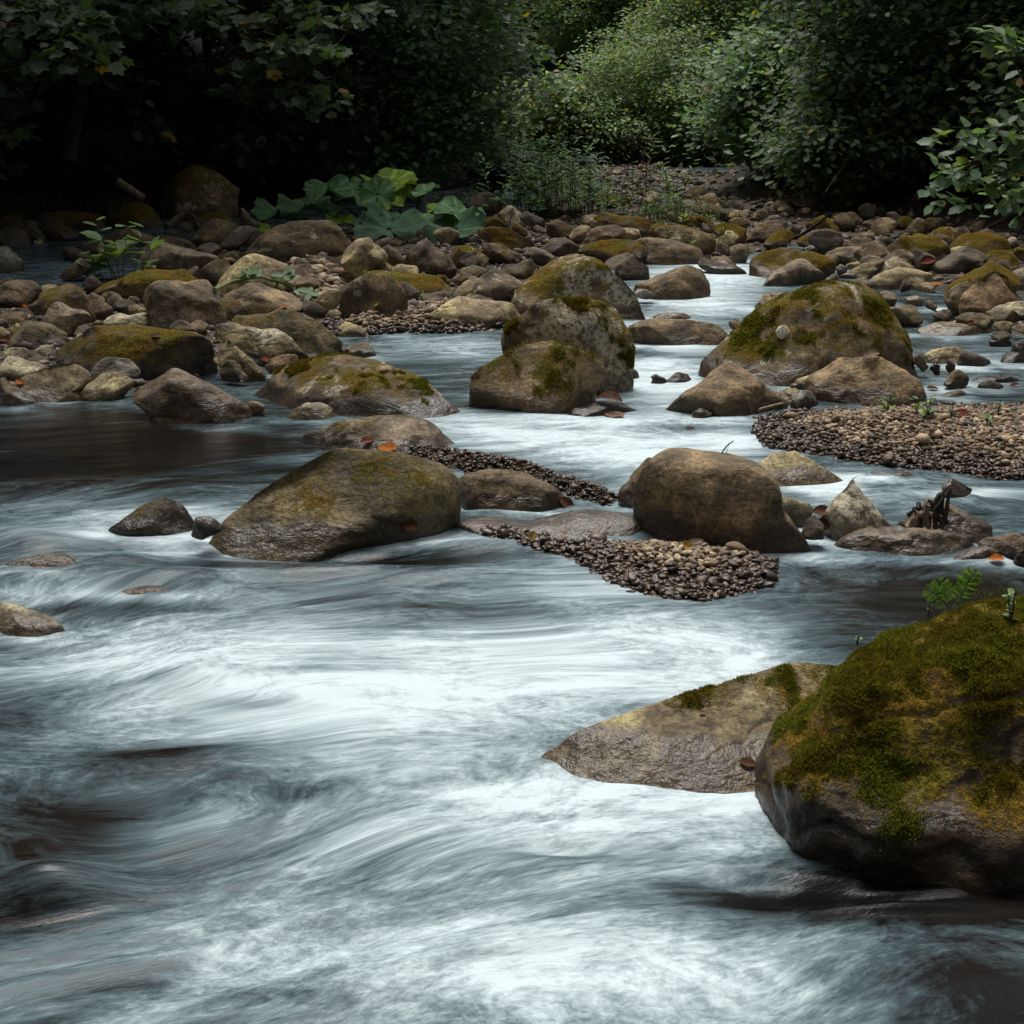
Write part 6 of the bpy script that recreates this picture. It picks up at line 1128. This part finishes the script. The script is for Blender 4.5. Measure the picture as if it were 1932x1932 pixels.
# --- fern and seedlings
def frond(root, base, tip, n, ln, seed, col):
    g = np.random.default_rng(seed); w = wob(base, tip, 10, .06, seed, -.06); r0 = np.array(root.location)
    v, f = tube(w-r0, np.linspace(.0016, .0006, 10), 5); mk('stem', v, f, M_LEAF, parent=root, attrs={'col': np.tile((.12, .16, .05), (len(v), 1))})
    k = np.linspace(.18, 1, n); P_ = np.array([np.interp(k, np.linspace(0, 1, 10), w[:, i]) for i in range(3)]).T; ax = (tip-base)/np.linalg.norm(tip-base)
    side = np.cross(ax, np.array([0, -1, .25])); side /= np.linalg.norm(side); nn = np.cross(side, ax); nn = np.tile(nn if nn[1] < 0 else -nn, (2*n, 1))+g.normal(0, .18, (2*n, 3)); nn /= np.linalg.norm(nn, axis=1)[:, None]
    td = np.concatenate([side+.35*ax+np.zeros((n, 3)), -side+.35*ax+np.zeros((n, 3))])+g.normal(0, .1, (2*n, 3)); sz = np.tile(ln*np.sin(np.pi*np.clip(k*.93+.03, 0, 1))**.7*1.0, 2)+.004
    leaves_mesh('leaflets', np.concatenate([P_, P_]), sz, nn, td, np.array(col)[None]*g.uniform(.75, 1.3, (2*n, 1)), M_LEAF, root, (LEAF_T*np.array([.26, 1, 1]), LEAF_F), loc=r0)
q, n = on(1530, 1320, 'M3'); yq = q[1]
fr = empty('fern', q, 'small bright green fern on top of the mossy foreground boulder', 'fern')
for i, (a, b, m, L) in enumerate([((1520, 1315), (1385, 1195), 14, .021), ((1530, 1310), (1440, 1145), 14, .022), ((1560, 1275), (1665, 1100), 18, .023), ((1545, 1300), (1600, 1180), 10, .016)]):
    frond(fr, at(*px('M3', [a])[0], yq), at(*px('M3', [b])[0], yq-.02+.012*i), m, L, 500+i, (.17, .27, .06))
SEED_G = 'green seedlings sprouting on gravel and moss'
for i, (u, v, zm, h, lab, ls, per) in enumerate([(945, 1815, 'Z4', .085, 'seedling with arched leaves right of the brown pitted boulder', .05, 6), (1150, 1830, 'Z4', .085, 'taller seedling on the upper edge of the gravel bank', .045, 6), (1235, 1850, 'Z4', .10, 'bushy seedling in the middle of the gravel bank edge', .045, 9), (1400, 1860, 'Z4', .07, 'small seedling before the dark red leaf on the gravel bank', .04, 6), (1745, 1840, 'Z4', .07, 'lone seedling near the right end of the gravel bank', .045, 5), (1660, 1910, 'Z4', .05, 'pale tuft of seedling leaves on the dry gravel', .035, 8),
    (1000, 1510, 'M3', .030, 'tiny two leaved sprout at the left rim of the mossy foreground boulder', .020, 3), (1850, 1380, 'M3', .075, 'upright sprout on the mossy foreground boulder near the right edge', .028, 7), (1400, 1330, 'M3', .035, 'tiny sprout left of the fern on the mossy foreground boulder', .014, 5)]):
    q, n = on(u, v, zm); plant('seedling', lab, q, [(0, 0, h*.62, .1), (.01, .01, h*.5, -.35)], ls*.7, per, 'bright', 520+i, False, SEED_G)
# grass: tufts on the moss and on the blocky boulder
def grass(label, u, v, zm, n, h, spread, col, seed):
    q, nn = on(u, v, zm); g = np.random.default_rng(seed); V, F = [], []
    for i in range(n):
        b = np.array([g.normal()*spread, g.normal()*spread*.4, 0]); a = g.uniform(0, 6.28); hh = h*g.uniform(.5, 1.2); bend = np.array([math.cos(a), math.sin(a), 0])*hh*g.uniform(.1, .8); s_ = np.array([-math.sin(a), math.cos(a), 0])*hh*.018
        for k in range(5):
            t_ = k/4; p = b+np.array([0, 0, hh*t_*(1-.25*t_)])+bend*t_*t_; V += [p-s_*(1-t_*.9), p+s_*(1-t_*.9)]
        o = i*10
        for k in range(4): F += [(o+2*k, o+2*k+1, o+2*k+3), (o+2*k, o+2*k+3, o+2*k+2)]
    return tag(mk('grass', V, F, M_LEAF, loc=q-np.array([0, 0, .01]), attrs={'col': np.array(col)[None]*np.repeat(g.uniform(.6, 1.4, n), 10)[:, None]}), label, 'grass', kind='stuff')
grass('thin green grass hanging on the left side of the mossy foreground boulder', 1050, 430, 'M4', 38, .05, .03, (.09, .13, .05), 601)
grass('short grass along the top of the mossy foreground boulder at the right edge', 1870, 1240, 'M3', 220, .03, .05, (.17, .18, .04), 602)
grass('dark green grass growing on the left shoulder of the huge blocky boulder', 1250, 285, 'Z1', 260, .28, .16, (.03, .055, .025), 603)
grass('fern like grass on the dark domed mossy boulder', 860, 555, 'Z1', 120, .16, .10, (.07, .09, .035), 604)
grass('grass tuft on the mound at the far left edge', 60, 540, 'Z1', 260, .25, .25, (.035, .05, .02), 605)
grass('grass growing behind the rusty moss ridge upstream', 1380, 430, 'Z3', 220, .22, .22, (.05, .075, .03), 606)
# --- far things at the top: three wires and a pale trunk
for i, (a, b, lab) in enumerate([((235, 291), (760, 285), 'topmost of the three power lines across the valley gap'), ((240, 324), (760, 312), 'middle one of the three power lines across the valley gap'), ((280, 352), (760, 338), 'lowest of the three power lines across the valley gap')]):
    p0, p1 = at(*px('T3', [a])[0], 24.5), at(*px('T3', [b])[0], 24.5); e = p1-p0; v, f = tube(wob(p0-1.2*e, p1+1.0*e, 14, 0, 1, .004)-p0, np.full(14, .0045), 6)
    t_ = bpy.data.materials.get('pale_bark'); tag(mk('power_line', v, f, t_, loc=p0), lab, 'wire', 'power lines across the valley')
q = at(*px('T3', [(555, 150)])[0], 33); e = at(*px('T3', [(490, -60)])[0], 33); e2 = e+(e-q)*1.6; q[2] = float(terrain([q[0]], [q[1]])[0])-.2
root = empty('beech_tree', q, 'tree with a smooth pale trunk at the top of the valley gap', 'tree'); P_ = wob(q, e2, 12, .02, 3); v, f = tube(P_-q, np.linspace(.19, .12, 12), 10); mk('trunk', v, f, M_PALEBARK, parent=root)
gg = np.random.default_rng(9); cs = e2+gg.normal(size=(160, 3))*np.array([1.6, 1.2, .8]); pos, sz, nrm, tip, col = crown_leaves(gg, cs, gg.uniform(.4, .8, 160), 30, .14, 'far'); leaves_mesh('crown', pos, sz, nrm, tip, col, M_LEAF, root, loc=q)
